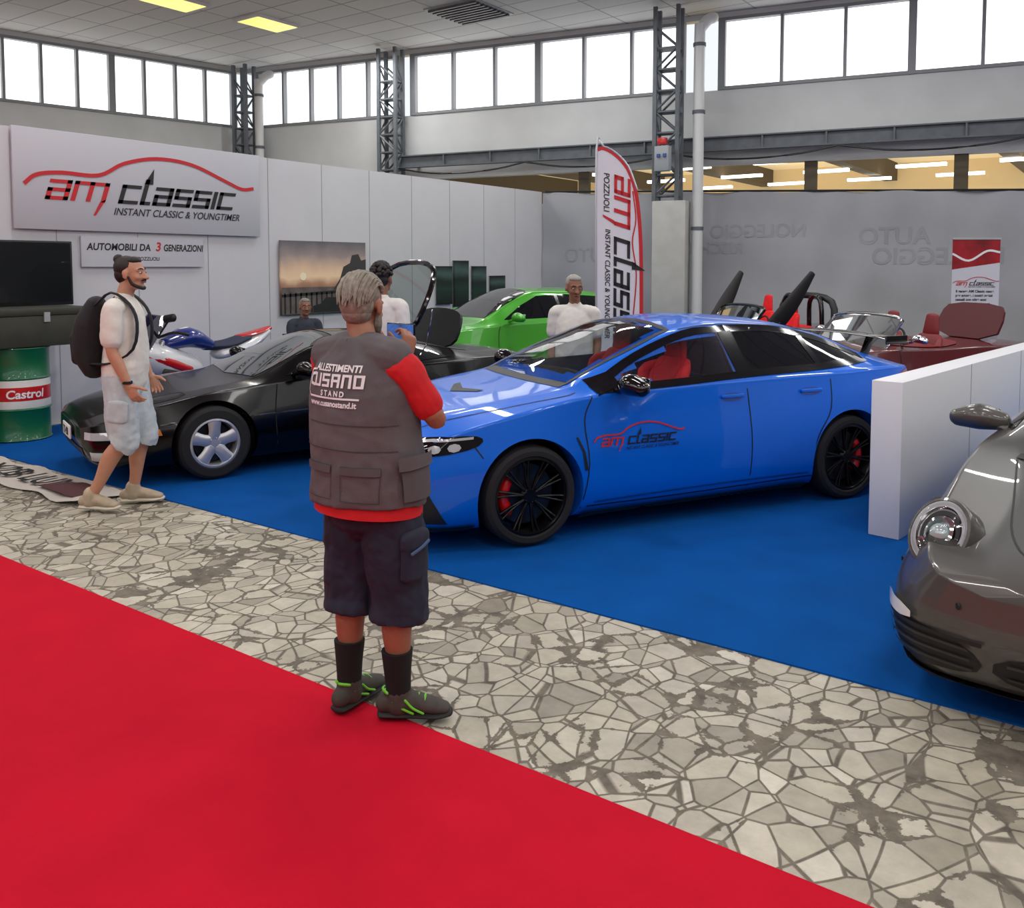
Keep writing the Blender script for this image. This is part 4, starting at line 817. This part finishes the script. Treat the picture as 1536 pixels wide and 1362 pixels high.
def moto():
    g=Grp('sport_motorcycle',(-8.95,6.15,ZO),-math.pi/2); R=.31
    for x in(.72,-.72):
        M=Matrix.Translation((x,0,R)); bm=bmesh.new(); lathe(bm,[(R-.07,-.05),(R-.02,-.06),(R,-.02),(R,.02),(R-.02,.06),(R-.07,.05),(R-.07,-.05)],40,M); fin(bm,'tyre',mat('tyre',C(24,24,25),.8),g)
        bm=bmesh.new(); lathe(bm,[(R-.07,-.04),(R-.09,-.02),(R-.09,.02),(R-.07,.04)],40,M)
        for i in range(6): a=i*math.pi/3; chain(bm,[(x,0,R),(x+(R-.08)*math.cos(a),0,R+(R-.08)*math.sin(a))],[.02,.014],8,sub=1)
        fin(bm,'wheel_rim',whiteprint,g)
    wm=mat('fairing_white',C(222,224,228),.25,coat=.7); bm_=mat('fairing_blue',C(30,50,130),.25,coat=.7)
    def ch(n,p,r,m,ref=(0,1,0),nn=14): 
        bm=bmesh.new(); chain(bm,p,r,nn,ref=ref); fin(bm,n,m,g)
    ch('fairing',[(.95,0,.82),(.75,0,.85),(.45,0,.72),(.1,0,.6)],[(.1,.1),(.2,.16),(.22,.2),(.16,.18)],wm)
    ch('belly_pan',[(.5,0,.4),(0,0,.34),(-.3,0,.4)],[(.2,.12),(.2,.14),(.1,.08)],bm_)
    for s in(1,-1): ch('side_stripe',[(.8,s*.17,.86),(.5,s*.2,.74),(.2,s*.19,.62)],[(.02,.04),(.025,.05),(.02,.04)],redm,ref=(0,1,0)); ch('side_vent',[(.55,s*.205,.62),(.3,s*.19,.55)],[(.02,.05),(.02,.06)],blackpl)
    ch('fuel_tank',[(.38,0,.92),(.12,0,.98),(-.15,0,.88)],[(.12,.08),(.19,.12),(.12,.07)],bm_)
    ch('tank_stripe',[(.36,0,.99),(.12,0,1.07),(-.12,0,.95)],[(.06,.02),(.08,.03),(.06,.02)],whiteprint)
    ch('seat',[(-.12,0,.86),(-.4,0,.86),(-.68,0,.93)],[(.1,.05),(.15,.06),(.13,.05)],mat('seat_blue',C(40,46,70),.7))
    ch('tail_cowl',[(-.3,0,.76),(-.7,0,.84),(-1.0,0,.98)],[(.16,.07),(.16,.09),(.08,.05)],wm); ch('tail_stripe',[(-.6,0,.94),(-.85,0,.98),(-1.05,0,1.02)],[(.1,.03),(.11,.03),(.05,.03)],redm)
    ch('engine',[(.25,0,.42),(-.2,0,.42)],[(.2,.17),(.2,.17)],mat('engine_grey',C(70,72,76),.4,metal=.6))
    ch('exhaust',[(-.1,.2,.32),(-.5,.24,.4),(-.9,.24,.52)],[.03,.05,.06],silver)
    ch('swing_arm',[(-.15,0,.4),(-.72,.1,.31)],[.05,.03],silver)
    for s in(1,-1):
        ch('fork',[(.72,s*.1,.31),(.5,s*.1,.95)],[.028,.028],silver); ch('handlebar',[(.48,0,1.0),(.42,s*.2,1.06),(.34,s*.34,1.04)],[.016,.016,.02],blackpl)
        ch('mirror_stalk',[(.6,s*.18,1.02),(.56,s*.32,1.2)],[.01,.01],blackpl); ch('mirror',[(.56,s*.27,1.22),(.56,s*.42,1.24)],[(.03,.045)]*2,blackpl,ref=(1,0,0))
    vs=[];fs=[]
    for i in range(9):
        for j in range(5):
            a=(i-4)/4; t=j/4; vs.append((.9-.12*a*a*1.6-t*.3,a*.2*(1-.3*t),.93+.34*t-.04*a*a))
    for i in range(8):
        for j in range(4): k=i*5+j; fs.append((k,k+5,k+6,k+1))
    mk('windscreen',vs,fs,glass('smoke_glass',(.2,.2,.22,1)),g,60)
    ch('stand',[(-.05,.1,.3),(0,.3,.02)],[.015,.015],blackpl)
    ch('headlamp',[(1.0,0,.82),(1.04,0,.82)],[(.09,.06),(.07,.05)],lens)
moto()
# ------------------------------------------------------------------ people
skin1=mat('skin_tan',C(156,104,80),.55,ns=25,na=.06); skin2=mat('skin_fair',C(190,138,110),.55,ns=25,na=.05); skin3=mat('skin_brown',C(138,94,70),.55,ns=25,na=.06)
eyew=mat('eye_white',C(200,192,182),.3); eyed=mat('eye_dark',C(30,20,14),.15); lip=mat('lips',C(150,84,74),.5)
def hand(bm,w,d,n,side,s=1.0,curl=(20,28,18),spread=.06,thumb_in=.3):
    w=V(w); d=V(d).normalized(); n=V(n); n=(n-d*n.dot(d)).normalized(); l=d.cross(n)*side
    chain(bm,[w-d*.02*s,w+d*.035*s,w+d*.085*s],[(.026*s,.02*s),(.038*s,.016*s),(.04*s,.013*s)],12,ref=l)
    Ls=(.072,.082,.076,.060)
    for i,(q,Lf) in enumerate(zip((.030,.010,-.011,-.030),Ls)):
        p=w+d*.085*s+l*q*s-d*(.006 if i==3 else 0); dd=(d+l*(1.5-i)*spread).normalized(); ax=dd.cross(n).normalized()
        pts=[p-dd*.02*s,p]; 
        for k,(c,fr) in enumerate(zip(curl,(.45,.3,.25))):
            dd=(Matrix.Rotation(c*D2R*(1+.08*i),3,ax)@dd); p=p+dd*Lf*fr*s; pts.append(p)
        chain(bm,pts,[.0085*s,.0095*s,.0088*s,.008*s,.0068*s],8,ref=l,sub=2)
    b=w+d*.025*s+l*.03*s; td=(d*.65+l*.75+n*thumb_in).normalized(); p1=b+td*.038*s; td2=(td*.7+d*.45+n*.25).normalized(); p2=p1+td2*.028*s; p3=p2+(td2*.8+n*.3).normalized()*.022*s
    chain(bm,[b-td*.015*s,b,p1,p2,p3],[.013*s,.014*s,.0115*s,.010*s,.008*s],8,ref=n,sub=2)
def headpart(g,bmS,c,R,hairm,skin,style,s=1.0):
    c=V(c); T=lambda x,y,z:c+R@V((x*s,y*s,z*s))
    R3=R
    def E(b,p,r): ell(b,T(*p),(r[0]*s,r[1]*s,r[2]*s),R3,18,12)
    E(bmS,(0,-.012,.03),(.074,.093,.088)); E(bmS,(0,.028,-.015),(.062,.062,.085)); E(bmS,(0,.03,-.075),(.05,.052,.04)); E(bmS,(0,.066,-.098),(.022,.02,.018))
    chain(bmS,[T(0,.084,.012),T(0,.098,-.012),T(0,.112,-.036)],[(.009*s,.009*s),(.011*s,.01*s),(.016*s,.013*s)],10,ref=R@V((1,0,0)))
    chain(bmS,[T(-.048,.068,.02),T(0,.088,.024),T(.048,.068,.02)],[.01*s]*3,8)
    for q in(-1,1):
        E(bmS,(q*.038,.06,-.03),(.022,.02,.022)); E(bmS,(q*.079,-.008,-.012),(.009,.02,.032)); E(bmS,(q*.014,.098,-.036),(.009,.011,.008))
    bm=bmesh.new()
    for q in(-1,1): E(bm,(q*.031,.0795,.002),(.012,.010,.0065))
    fin(bm,'eyes',eyew,g); bm=bmesh.new()
    for q in(-1,1): E(bm,(q*.031,.0875,.002),(.006,.0035,.006))
    fin(bm,'irises',eyed,g); bm=bmesh.new()
    chain(bm,[T(-.026,.082,-.064),T(0,.094,-.061),T(.026,.082,-.064)],[(.004*s,.004*s),(.007*s,.007*s),(.004*s,.004*s)],8); fin(bm,'mouth',lip,g)
    bm=bmesh.new()
    for q in(-1,1): chain(bm,[T(q*.05,.072,.024),T(q*.032,.086,.03),T(q*.014,.09,.026)],[.003*s,.005*s,.004*s],6)
    fin(bm,'eyebrows',hairm if style!='short' else dark_hair,g)
    bm=bmesh.new()
    cap=[(0,-.03,.042,.079,.09,.082),(0,-.05,-.005,.070,.066,.07)]
    if style=='slick': cap+= [(0,-.045,-.04,.06,.055,.05)]
    for p in cap: E(bm,p[:3],p[3:])
    if style in('bun','curly','slick','short'):
        E(bm,(0,.02,.085),(.06,.05,.032))
    if style=='bun': E(bm,(0,-.085,.1),(.035,.035,.035)); E(bm,(0,-.06,.07),(.06,.05,.05))
    if style=='curly':
        rnd=random.Random(3)
        for i in range(110):
            a=rnd.uniform(0,6.28); e=rnd.uniform(-.1,1.5)
            E(bm,(.088*math.cos(a)*math.cos(e),-.025+.1*math.sin(a)*math.cos(e)-.01,.045+.1*math.sin(e)),(.02,.02,.02))
    if style=='slick':
        rnd=random.Random(5)
        for i in range(64):
            u=-1+2*(i+.5)/64; a=u*1.35; pts=[];rd=[]
            w0=rnd.uniform(0,6); st=rnd.uniform(.5,.75); en=rnd.uniform(2.75,3.35)+(-.3 if abs(u)>.7 else 0)
            for k in range(8):
                th=st+(en-st)*k/7; 
                lat=math.sin(a)*(.083)+.004*math.sin(w0+k*1.5); rad=math.cos(a)
                y=-.028+.094*math.cos(th)*(rad*.75+.25); z=.035+.09*math.sin(th)*(rad*.8+.2) if math.sin(th)>0 else .035+.10*math.sin(th)
                z-=max(0,k-4)*.016; y-=.004
                pts.append(T(lat*(1-.15*max(0,k-5)/2),y-.003*math.sin(w0+k),z+.003*math.sin(w0+k*1.3))); rd.append(.006*s if k<7 else .002*s)
            chain(bm,pts,rd,6,sub=2)
    fin(bm,'hair',hairm,g)
def person(name,loc,rz,sc,J,skin,top,topsl,pants,hem,hairm,style,headR,shoe,sock=None,vox=.008,tw=1.0,beard=None,bk=1.0,hands=((20,28,18),(20,28,18)),hdirs=None,belly=0,leg=1.0,loose=0):
    g=Grp(name,loc,rz,sc)
    P={k:([V(x) for x in v] if isinstance(v,list) else V(v)) for k,v in J.items()}
    bs=bmesh.new()
    nb,hd=P['nb'],P['hd']
    headpart(g,bs,hd,headR,hairm,skin,style)
    chain(bs,[nb-V((0,.0,.05)),nb+V((0,.0,.02)),hd+V((0,-.02,-.07))],[(.065,.06),(.055,.056),(.052,.056)],16)
    for i in(0,1):
        sh,el,wr=P['sh'][i],P['el'][i],P['wr'][i]
        chain(bs,[sh,(sh*.45+el*.55),el,(el*.6+wr*.4),wr],[.05,.045,.039,.04,.026],14)
        hp,kn,an=P['hip'][i],P['kn'][i],P['an'][i]
        cal=kn*.68+an*.32; back=V((0,-.015,0))
        chain(bs,[hp,(hp+kn)/2,kn,cal+back,kn*.3+an*.7,an],[.085,.075,.055,.06,.042,.036],16)
    fin(bs,'head_arms_legs',skin,g,vox=vox,sm=3)
    bh=bmesh.new()
    for i in(0,1):
        el,wr=P['el'][i],P['wr'][i]; sd=(-1,1)[i]
        if hdirs: d,n=hdirs[i]
        else: d=(wr-el).normalized()+V((0,.15,-.1)); n=V((-sd,.25,0))
        chain(bh,[wr-(wr-el).normalized()*.03,wr+V(d).normalized()*.01],[.0265,.025],12,sub=2)
        hand(bh,wr,d,n,sd,1.0,hands[i])
    fin(bh,'hands',skin,g,vox=.0042,sm=2)
    bt=bmesh.new(); pel,che=P['pel'],P['che']; mid=(pel+che)/2
    chain(bt,[pel+V((0,0,-.06)),pel+V((0,.01,.06)),mid+V((0,.012+belly*.5,.02)),che+V((0,.005,0)),nb+V((0,-.005,-.07)),nb+V((0,-.005,-.015))],
        [((.175+loose)*tw,(.125+loose)*tw),((.178+loose)*tw,(.13+loose)*tw+belly*.4),((.172+loose*.6)*tw,(.128+loose*.6)*tw+belly),(.185*tw,.13*tw),(.155*tw,.098),(.07,.066)],22)
    for i in(0,1):
        sh,el=P['sh'][i],P['el'][i]; e=sh+(el-sh)*topsl
        chain(bt,[nb+V((0,-.01,-.07)),sh*.85+nb*.15+V((0,0,-.02)),sh+(el-sh)*.12,sh+(el-sh)*topsl*.6,e],[(.07),(.072),(.07),(.066+loose*.4),(.062+loose*.6)],14)
    fin(bt,'shirt',top,g,vox=vox,sm=4,disp=.014,dsc=.09)
    bp=bmesh.new()
    chain(bp,[pel+V((0,0,-.1)),pel+V((0,0,-.02)),pel+V((0,0,.07))],[(.165*tw,.125*tw),(.18*tw,.135*tw),(.168*tw,.12*tw)],20)
    for i in(0,1):
        hp,kn,an=P['hip'][i],P['kn'][i],P['an'][i]
        if hem<=1: e=hp+(kn-hp)*hem; pts=[hp+V((0,0,.03)),(hp+e)/2,e]; rr=[.11,.108,.104]
        else: e=kn+(an-kn)*(hem-1); pts=[hp+V((0,0,.03)),(hp+kn)/2,kn,e]; rr=[.112,.108*leg,.1*leg,(.104*leg if hem<1.6 else .07)]
        chain(bp,pts,rr,16,cap=False)
    fin(bp,'trousers' if hem>1.5 else 'shorts',pants,g,vox=vox,sm=4,disp=.024,dsc=.1)
    if sock:
        bk_=bmesh.new()
        for i in(0,1):
            kn,an=P['kn'][i],P['an'][i]; t=an+(kn-an)*.46; o=V((0,-.012,0)); chain(bk_,[t+o,t*.5+an*.5+o*.6,an,an-V((0,0,.03))],[.062,.053,.048,.046],16,cap=False)
        fin(bk_,'socks',sock,g)
    bu=bmesh.new(); bo=bmesh.new()
    for i in(0,1):
        an=P['an'][i]; t=V(J['toe'][i]).normalized(); r=V((t.y,-t.x,0)); z0=an.z-.085
        Q=lambda f,z:V((an.x,an.y,z0+z))+t*f
        chain(bu,[Q(-.055,.055),Q(0,.07),Q(.07,.06),Q(.14,.045),Q(.185,.036)],[(.038,.038),(.043,.045),(.045,.038),(.048,.028),(.036,.02)],14,ref=r)
        chain(bu,[an+V((0,0,-.03)),an+V((0,0,.02))],[.053,.052],12,sub=2)
        chain(bo,[Q(-.07,.016),Q(-.02,.016),Q(.07,.016),Q(.15,.016),Q(.2,.02)],[(.038,.016),(.042,.017),(.042,.016),(.05,.016),(.034,.014)],14,ref=r)
    fin(bu,'shoe_uppers',shoe[0],g,vox=.006,sm=2); fin(bo,'shoe_soles',shoe[1],g)
    if beard:
        bm=bmesh.new(); T=lambda x,y,z:hd+headR@V((x,y,z))
        chain(bm,[T(-.066,.01,-.03),T(-.058,.03,-.075),T(-.03,.07,-.1),T(0,.08,-.105),T(.03,.07,-.1),T(.058,.03,-.075),T(.066,.01,-.03)],[x*bk for x in(.012,.018,.02,.022,.02,.018,.012)],8)
        chain(bm,[T(-.028,.086,-.052),T(0,.097,-.048),T(.028,.086,-.052)],[.005,.006,.005],6); fin(bm,'beard',beard,g)
    return g
def yaw(a,p=0,r=0): return (Matrix.Rotation(a*D2R,3,'Z')@Matrix.Rotation(-p*D2R,3,'X')@Matrix.Rotation(r*D2R,3,'Y'))
grey_hair=mat('grey_hair',C(136,130,118),.6,ns=60,na=.3); dark_hair=mat('dark_hair',C(26,20,17),.6,ns=60,na=.25); white_hair=mat('white_hair',C(150,146,140),.6,ns=60,na=.2)
def photographer():
    J=dict(pel=(-.03,-.01,.95),che=(-.055,.0,1.27),nb=(-.055,.0,1.475),hd=(-.085,.035,1.63),
      sh=[(-.25,.0,1.415),(.145,-.01,1.415)],el=[(-.34,.13,1.19),(.235,.10,1.19)],wr=[(-.265,.24,1.40),(-.03,.225,1.405)],
      hip=[(-.105,0,.92),(.085,0,.92)],kn=[(-.125,.01,.5),(.10,.03,.5)],an=[(-.122,-.026,.09),(.101,.02,.09)],toe=[(-.06,.98,0),(.829,.559,0)])
    rd=mat('red_tshirt',C(202,26,34),.85,ns=12,na=.08)
    nav=mat('navy_shorts',C(32,36,54),.85,ns=9,na=.25)
    g=person('man_photographing',(-2.45,2.475,.010),1.7*D2R,1.76/1.75,J,skin1,rd,.74,nav,1.24,grey_hair,'slick',yaw(16,12),
      (mat('shoe_grey',C(66,62,56),.8,ns=30,na=.15),mat('sole_dark',C(30,30,30),.7)),sock=mat('black_sock',C(18,18,20),.9),vox=.006,tw=1.17,belly=.02,beard=grey_hair,leg=1.16,
      hands=((40,50,32),(36,48,32)),hdirs=[(V((.02,.32,.9)),V((1,.25,0))),(V((-.02,.32,.9)),V((-1,.25,0)))])
    vm=mat('vest_grey',C(92,87,90),.85,ns=14,na=.09,bump=.2,bs=300)
    bv=bmesh.new()
    chain(bv,[(-.03,-.005,.86),(-.035,.0,1.0),(-.045,.0,1.15),(-.055,-.005,1.29),(-.055,-.012,1.39),(-.055,-.012,1.45),(-.055,-.008,1.50)],[(.256,.185),(.252,.188),(.247,.18),(.24,.165),(.21,.135),(.14,.105),(.075,.078)],28,cap=False)
    for s in(-1,1): chain(bv,[(-.055+s*.06,-.01,1.44),(-.053+s*.168,-.01,1.425)],[(.087),(.082)],14)
    vest=fin(bv,'vest',vm,g,vox=.007,sm=4,disp=.02,dsc=.13)
    dg=bpy.context.evaluated_depsgraph_get(); dg.update(); ev=vest.evaluated_get(dg); me=ev.to_mesh(); bm=bmesh.new(); bm.from_mesh(me); b=BVHTree.FromBMesh(bm); bm.free(); ev.to_mesh_clear()
    XC=-.075
    def put(vs,fs,z,xc=0):
        a0=(min(v[0] for v in vs)+max(v[0] for v in vs))/2
        mk('vest_print',[proj(b,(-(XC+xc+a-a0),z+c),180,False,.004) for a,c in vs],fs,whiteprint,g)
    vs,fs=textmesh('ALLESTIMENTI',.036,offset=.0012); put(vs,fs,1.382,.016)
    vs,fs=block('USANO',.05,.030,.0115,0,.009); put(vs,fs,1.322,.028)
    vs,fs=textmesh('S T A N D',.028,offset=.001); put(vs,fs,1.29,.015)
    vs,fs=textmesh('www.cusanostand.it',.031,offset=.001); put(vs,fs,1.25,.005)
    U=lambda x:-(XC+x)
    patch(b,'print_c_bracket',g,ribbon([(U(-.10),1.384),(U(-.13),1.38),(U(-.142),1.355),(U(-.142),1.30),(U(-.125),1.282),(U(.14),1.282)],.007),whiteprint,az=180,off=.004,step=.03)
    patch(b,'print_c_thick',g,ribbon([(U(-.092),1.368),(U(-.118),1.364),(U(-.124),1.347),(U(-.118),1.33),(U(-.092),1.326)],.012),whiteprint,az=180,off=.0045,step=.02)
    sm=mat('vest_seam',C(66,62,64),.9)
    for pts in ([(-.18,1.185),(.2,1.185)],[(.235,1.09),(-.19,1.09)]): patch(b,'vest_seam',g,ribbon(pts,.004),sm,az=180,off=.003,step=.03)
    vp=mat('vest_pocket',C(84,79,82),.9)
    for x0 in(-.15,.05):
        q=[(x0,.9),(x0+.15,.9),(x0+.15,1.03),(x0,1.03),(x0,.9)]; patch(b,'back_pocket',g,[(x0,1.03),(x0+.15,1.03),(x0+.15,1.0),(x0,1.0)],vp,az=180,off=.007,step=.03)
        for i in range(4): patch(b,'pocket_seam',g,ribbon([q[i],q[i+1]],.003),sm,az=180,off=.004,step=.03)
    patch(b,'side_pocket',g,[(-.07,.9),(.07,.9),(.07,1.04),(-.07,1.04)],vp,az=90,off=.02,step=.03)
    patch(b,'side_flap',g,[(-.08,1.02),(.08,1.02),(.08,1.07),(-.08,1.07)],vm,az=90,off=.028,step=.03)
    bm=bmesh.new(); chain(bm,[(.025,.05,1.455),(.04,-.02,1.475),(-.05,-.085,1.485),(-.15,-.02,1.475),(-.135,.05,1.455)],[(.012,.022)]*5,8,ref=(1,0,0)); fin(bm,'vest_collar',vm,g)
    bm=bmesh.new(); chain(bm,[(-.03,-.005,.825),(-.03,-.003,.90)],[(.24,.176),(.24,.176)],28,cap=False); fin(bm,'shirt_hem',rd,g)
    bm=bmesh.new(); bx(bm,(-.148,.335,1.5),(.158,.009,.076),None,.004); fin(bm,'smartphone',blackgloss,g)
    bm=bmesh.new(); bx(bm,(-.148,.3295,1.5),(.146,.001,.066)); fin(bm,'phone_screen',mat('phone_screen',C(60,100,170),.2,es=.5,ns=18,na=.9),g)
    gm=mat('neon_green',C(110,200,50),.5); bm=bmesh.new()
    for i in(0,1):
        an=V(J['an'][i]); t=V(J['toe'][i]).normalized(); r=V((t.y,-t.x,0)); Q=lambda f,s,z:V((an.x,an.y,an.z-.085+z))+t*f+r*s
        for s in(1,-1):
            chain(bm,[Q(.03,s*.043,.085),Q(.06,s*.046,.055),Q(.10,s*.047,.035)],[.005]*3,6); chain(bm,[Q(-.02,s*.042,.08),Q(.02,s*.0445,.052),Q(.06,s*.046,.034)],[.005]*3,6)
        chain(bm,[Q(-.04,.035,.11),Q(-.062,0,.115),Q(-.04,-.035,.11)],[.006]*3,6)
        for f in(.055,.08,.105): chain(bm,[Q(f,.025,.1-f*.22),Q(f,0,.11-f*.22),Q(f,-.025,.1-f*.22)],[.005]*3,6)
    fin(bm,'shoe_accents',gm,g)
    bm=bmesh.new(); chain(bm,[(.2,.0,.60),(.205,.0,.74)],[(.025,.075),(.025,.075)],12,ref=(1,0,0),sub=2); chain(bm,[(.206,0,.72),(.206,0,.755)],[(.03,.082),(.03,.082)],12,ref=(1,0,0),sub=2); fin(bm,'cargo_pocket',nav,g,vox=.006,sm=2)
    bm=bmesh.new(); chain(bm,[(.234,-.05,.70),(.24,0,.715),(.234,.05,.73)],[(.005,.007)]*3,8); fin(bm,'pocket_trim',mat('trim_blue',C(70,95,130),.8),g)
photographer()
def visitor():
    r,gg=-2.90,6.5; X=r*.812-gg*.5835; Y=r*.5835+gg*.812
    J=dict(pel=(0,.02,.95),che=(0,.03,1.27),nb=(0,.04,1.475),hd=(0,.085,1.635),
      sh=[(-.175,.03,1.41),(.175,.02,1.41)],el=[(-.2,.03,1.13),(.21,.02,1.12)],wr=[(-.18,.13,.9),(.2,.12,.88)],
      hip=[(-.09,.02,.92),(.09,.02,.92)],kn=[(-.1,.10,.5),(.1,.04,.5)],an=[(-.1,.02,.09),(.1,-.19,.095)],toe=[(-.15,1,0),(.2,1,0)])
    cream=mat('cream_tee',C(222,218,208),.85,ns=10,na=.05); den=mat('light_denim',C(186,196,200),.85,ns=14,na=.15)
    g=person('visitor_with_backpack',(X,Y,.010),math.atan2(.5835,.812)-math.pi/2+.05,1.865/1.75,J,skin2,cream,.74,den,1.1,dark_hair,'bun',yaw(-6,-2),
      (mat('shoe_beige',C(176,160,136),.8,ns=20,na=.15),mat('sole_cream',C(206,198,182),.6)),vox=.008,beard=dark_hair,bk=.6,tw=1.0,loose=.018,leg=1.05)
    bk=mat('backpack_black',C(20,20,23),.75,ns=20,na=.2)
    bm=bmesh.new(); chain(bm,[(0,-.18,.98),(0,-.21,1.1),(0,-.20,1.28),(0,-.16,1.42)],[(.14,.075),(.15,.105),(.145,.1),(.11,.06)],18); chain(bm,[(0,-.28,1.04),(0,-.29,1.2)],[(.1,.04),(.1,.04)],14,sub=2); fin(bm,'backpack',bk,g,vox=.008,sm=4)
    bm=bmesh.new()
    for s in(-1,1): chain(bm,[(s*.1,-.12,1.42),(s*.12,-.01,1.505),(s*.125,.11,1.43),(s*.135,.165,1.3),(s*.155,.14,1.12),(s*.175,.0,1.03),(s*.12,-.15,1.02)],[(.024,.008)]*7,8,ref=(1,0,0))
    fin(bm,'backpack_straps',bk,g)
    bm=bmesh.new(); lathe(bm,[(.029,-.01),(.033,-.01),(.033,.01),(.029,.01)],16,Matrix.Translation((.2,.115,.90))@Matrix.Rotation(math.pi/2,4,'X')); fin(bm,'wristband',blackpl,g)
    bm=bmesh.new(); chain(bm,[(.205,.04,.64),(.205,.05,.76)],[(.02,.075),(.02,.075)],10,ref=(1,0,0),sub=2); fin(bm,'cargo_pocket',den,g,vox=.008,sm=3)
visitor()
STAND=dict(pel=(0,0,.95),che=(0,.0,1.27),nb=(0,.0,1.475),hd=(0,.03,1.635),sh=[(-.18,0,1.41),(.18,0,1.41)],el=[(-.22,-.02,1.13),(.22,-.02,1.13)],wr=[(-.21,.08,.89),(.21,.08,.89)],
      hip=[(-.09,0,.92),(.09,0,.92)],kn=[(-.1,.01,.5),(.1,.01,.5)],an=[(-.11,-.02,.09),(.11,-.02,.09)],toe=[(-.2,1,0),(.2,1,0)])
shirtw=mat('white_shirt',C(216,214,208),.8,ns=10,na=.05); jean=mat('dark_jeans',C(44,50,66),.85,ns=12,na=.15); shb=(mat('shoe_black',C(30,28,28),.6),mat('sole_dark',C(30,30,30),.7))
r,gg=.584,8.2
person('grey_haired_man',(r*.812-gg*.5835,r*.5835+gg*.812,.010),math.atan2(-.2*.5835-.98*.812,-.2*.812+.98*.5835)-math.pi/2,1.71/1.75,STAND,skin3,shirtw,.7,jean,1.95,white_hair,'short',yaw(25,8),shb,vox=.009,loose=.01)
r,gg=-1.17,7.9
person('curly_haired_man',(r*.812-gg*.5835,r*.5835+gg*.812,.010),math.atan2(.3*.5835+.95*.812,.3*.812-.95*.5835)-math.pi/2,1.80/1.75,STAND,skin3,shirtw,.7,jean,1.95,dark_hair,'curly',yaw(0,0),shb,vox=.009,loose=.01)
SIT=dict(pel=(0,0,.58),che=(0,.03,.89),nb=(0,.05,1.09),hd=(0,.09,1.245),sh=[(-.18,.05,1.03),(.18,.05,1.03)],el=[(-.22,.1,.77),(.22,.1,.77)],wr=[(-.14,.3,.68),(.14,.3,.68)],
      hip=[(-.09,.02,.56),(.09,.02,.56)],kn=[(-.12,.44,.54),(.12,.44,.54)],an=[(-.12,.42,.09),(.12,.42,.09)],toe=[(-.2,1,0),(.2,1,0)])
person('seated_man',(-9.35,8.1,.010),math.atan2(-.3,.95)-math.pi/2,1.0,SIT,skin3,mat('dark_tshirt',C(50,54,66),.85),.7,jean,1.95,grey_hair,'short',yaw(-10,0),shb,vox=.009)
g=Grp('folding_chair',(-9.35,8.1,.01),math.atan2(-.3,.95)-math.pi/2)
boxes('seat',[((0,.06,.41),(.42,.42,.03))],blackpl,g,.01); boxes('backrest',[((0,-.21,.76),(.42,.03,.22))],blackpl,g,.01)
boxes('legs',[((sx*.19,sy,.2),(.025,.025,.4)) for sx in(-1,1) for sy in(-.13,.25)]+[((sx*.19,-.21,.6),(.025,.025,.5)) for sx in(-1,1)],silver,g)
# ------------------------------------------------------------------ lights, world, camera
w=bpy.data.worlds.new('w'); SC.world=w; w.use_nodes=True; w.node_tree.nodes['Background'].inputs[0].default_value=(.93,.97,1,1); w.node_tree.nodes['Background'].inputs[1].default_value=1.0
def area(name,loc,size,e,rot=(0,0,0),col=(1,.985,.96)):
    l=bpy.data.lights.new(name,'AREA'); l.shape='RECTANGLE'; l.size=size[0]; l.size_y=size[1]; l.energy=e; l.color=col
    o=bpy.data.objects.new(name,l); o.location=loc; o.rotation_euler=rot; SC.collection.objects.link(o)
k=0
for x in(-13,-8.5,-4,.5,5):
    for y in(-4,0.5,5,9.5,13.2):
        area('fill_light.%03d'%k,(x,y,6.4),(1.6,.35),74); k+=1  # added fill grid just under the ceiling, no fixtures behind it
cam=bpy.data.cameras.new('cam'); co=bpy.data.objects.new('camera',cam); SC.collection.objects.link(co); SC.camera=co
co.location=(0,0,1.8); yaw_c=math.atan2(.5835,.812); co.rotation_euler=(math.pi/2-3.5*D2R,0,yaw_c)
cam.sensor_width=36; cam.sensor_fit='HORIZONTAL'; cam.lens=36*1320/1536; cam.shift_y=-200/1536; cam.clip_start=.05; cam.clip_end=200
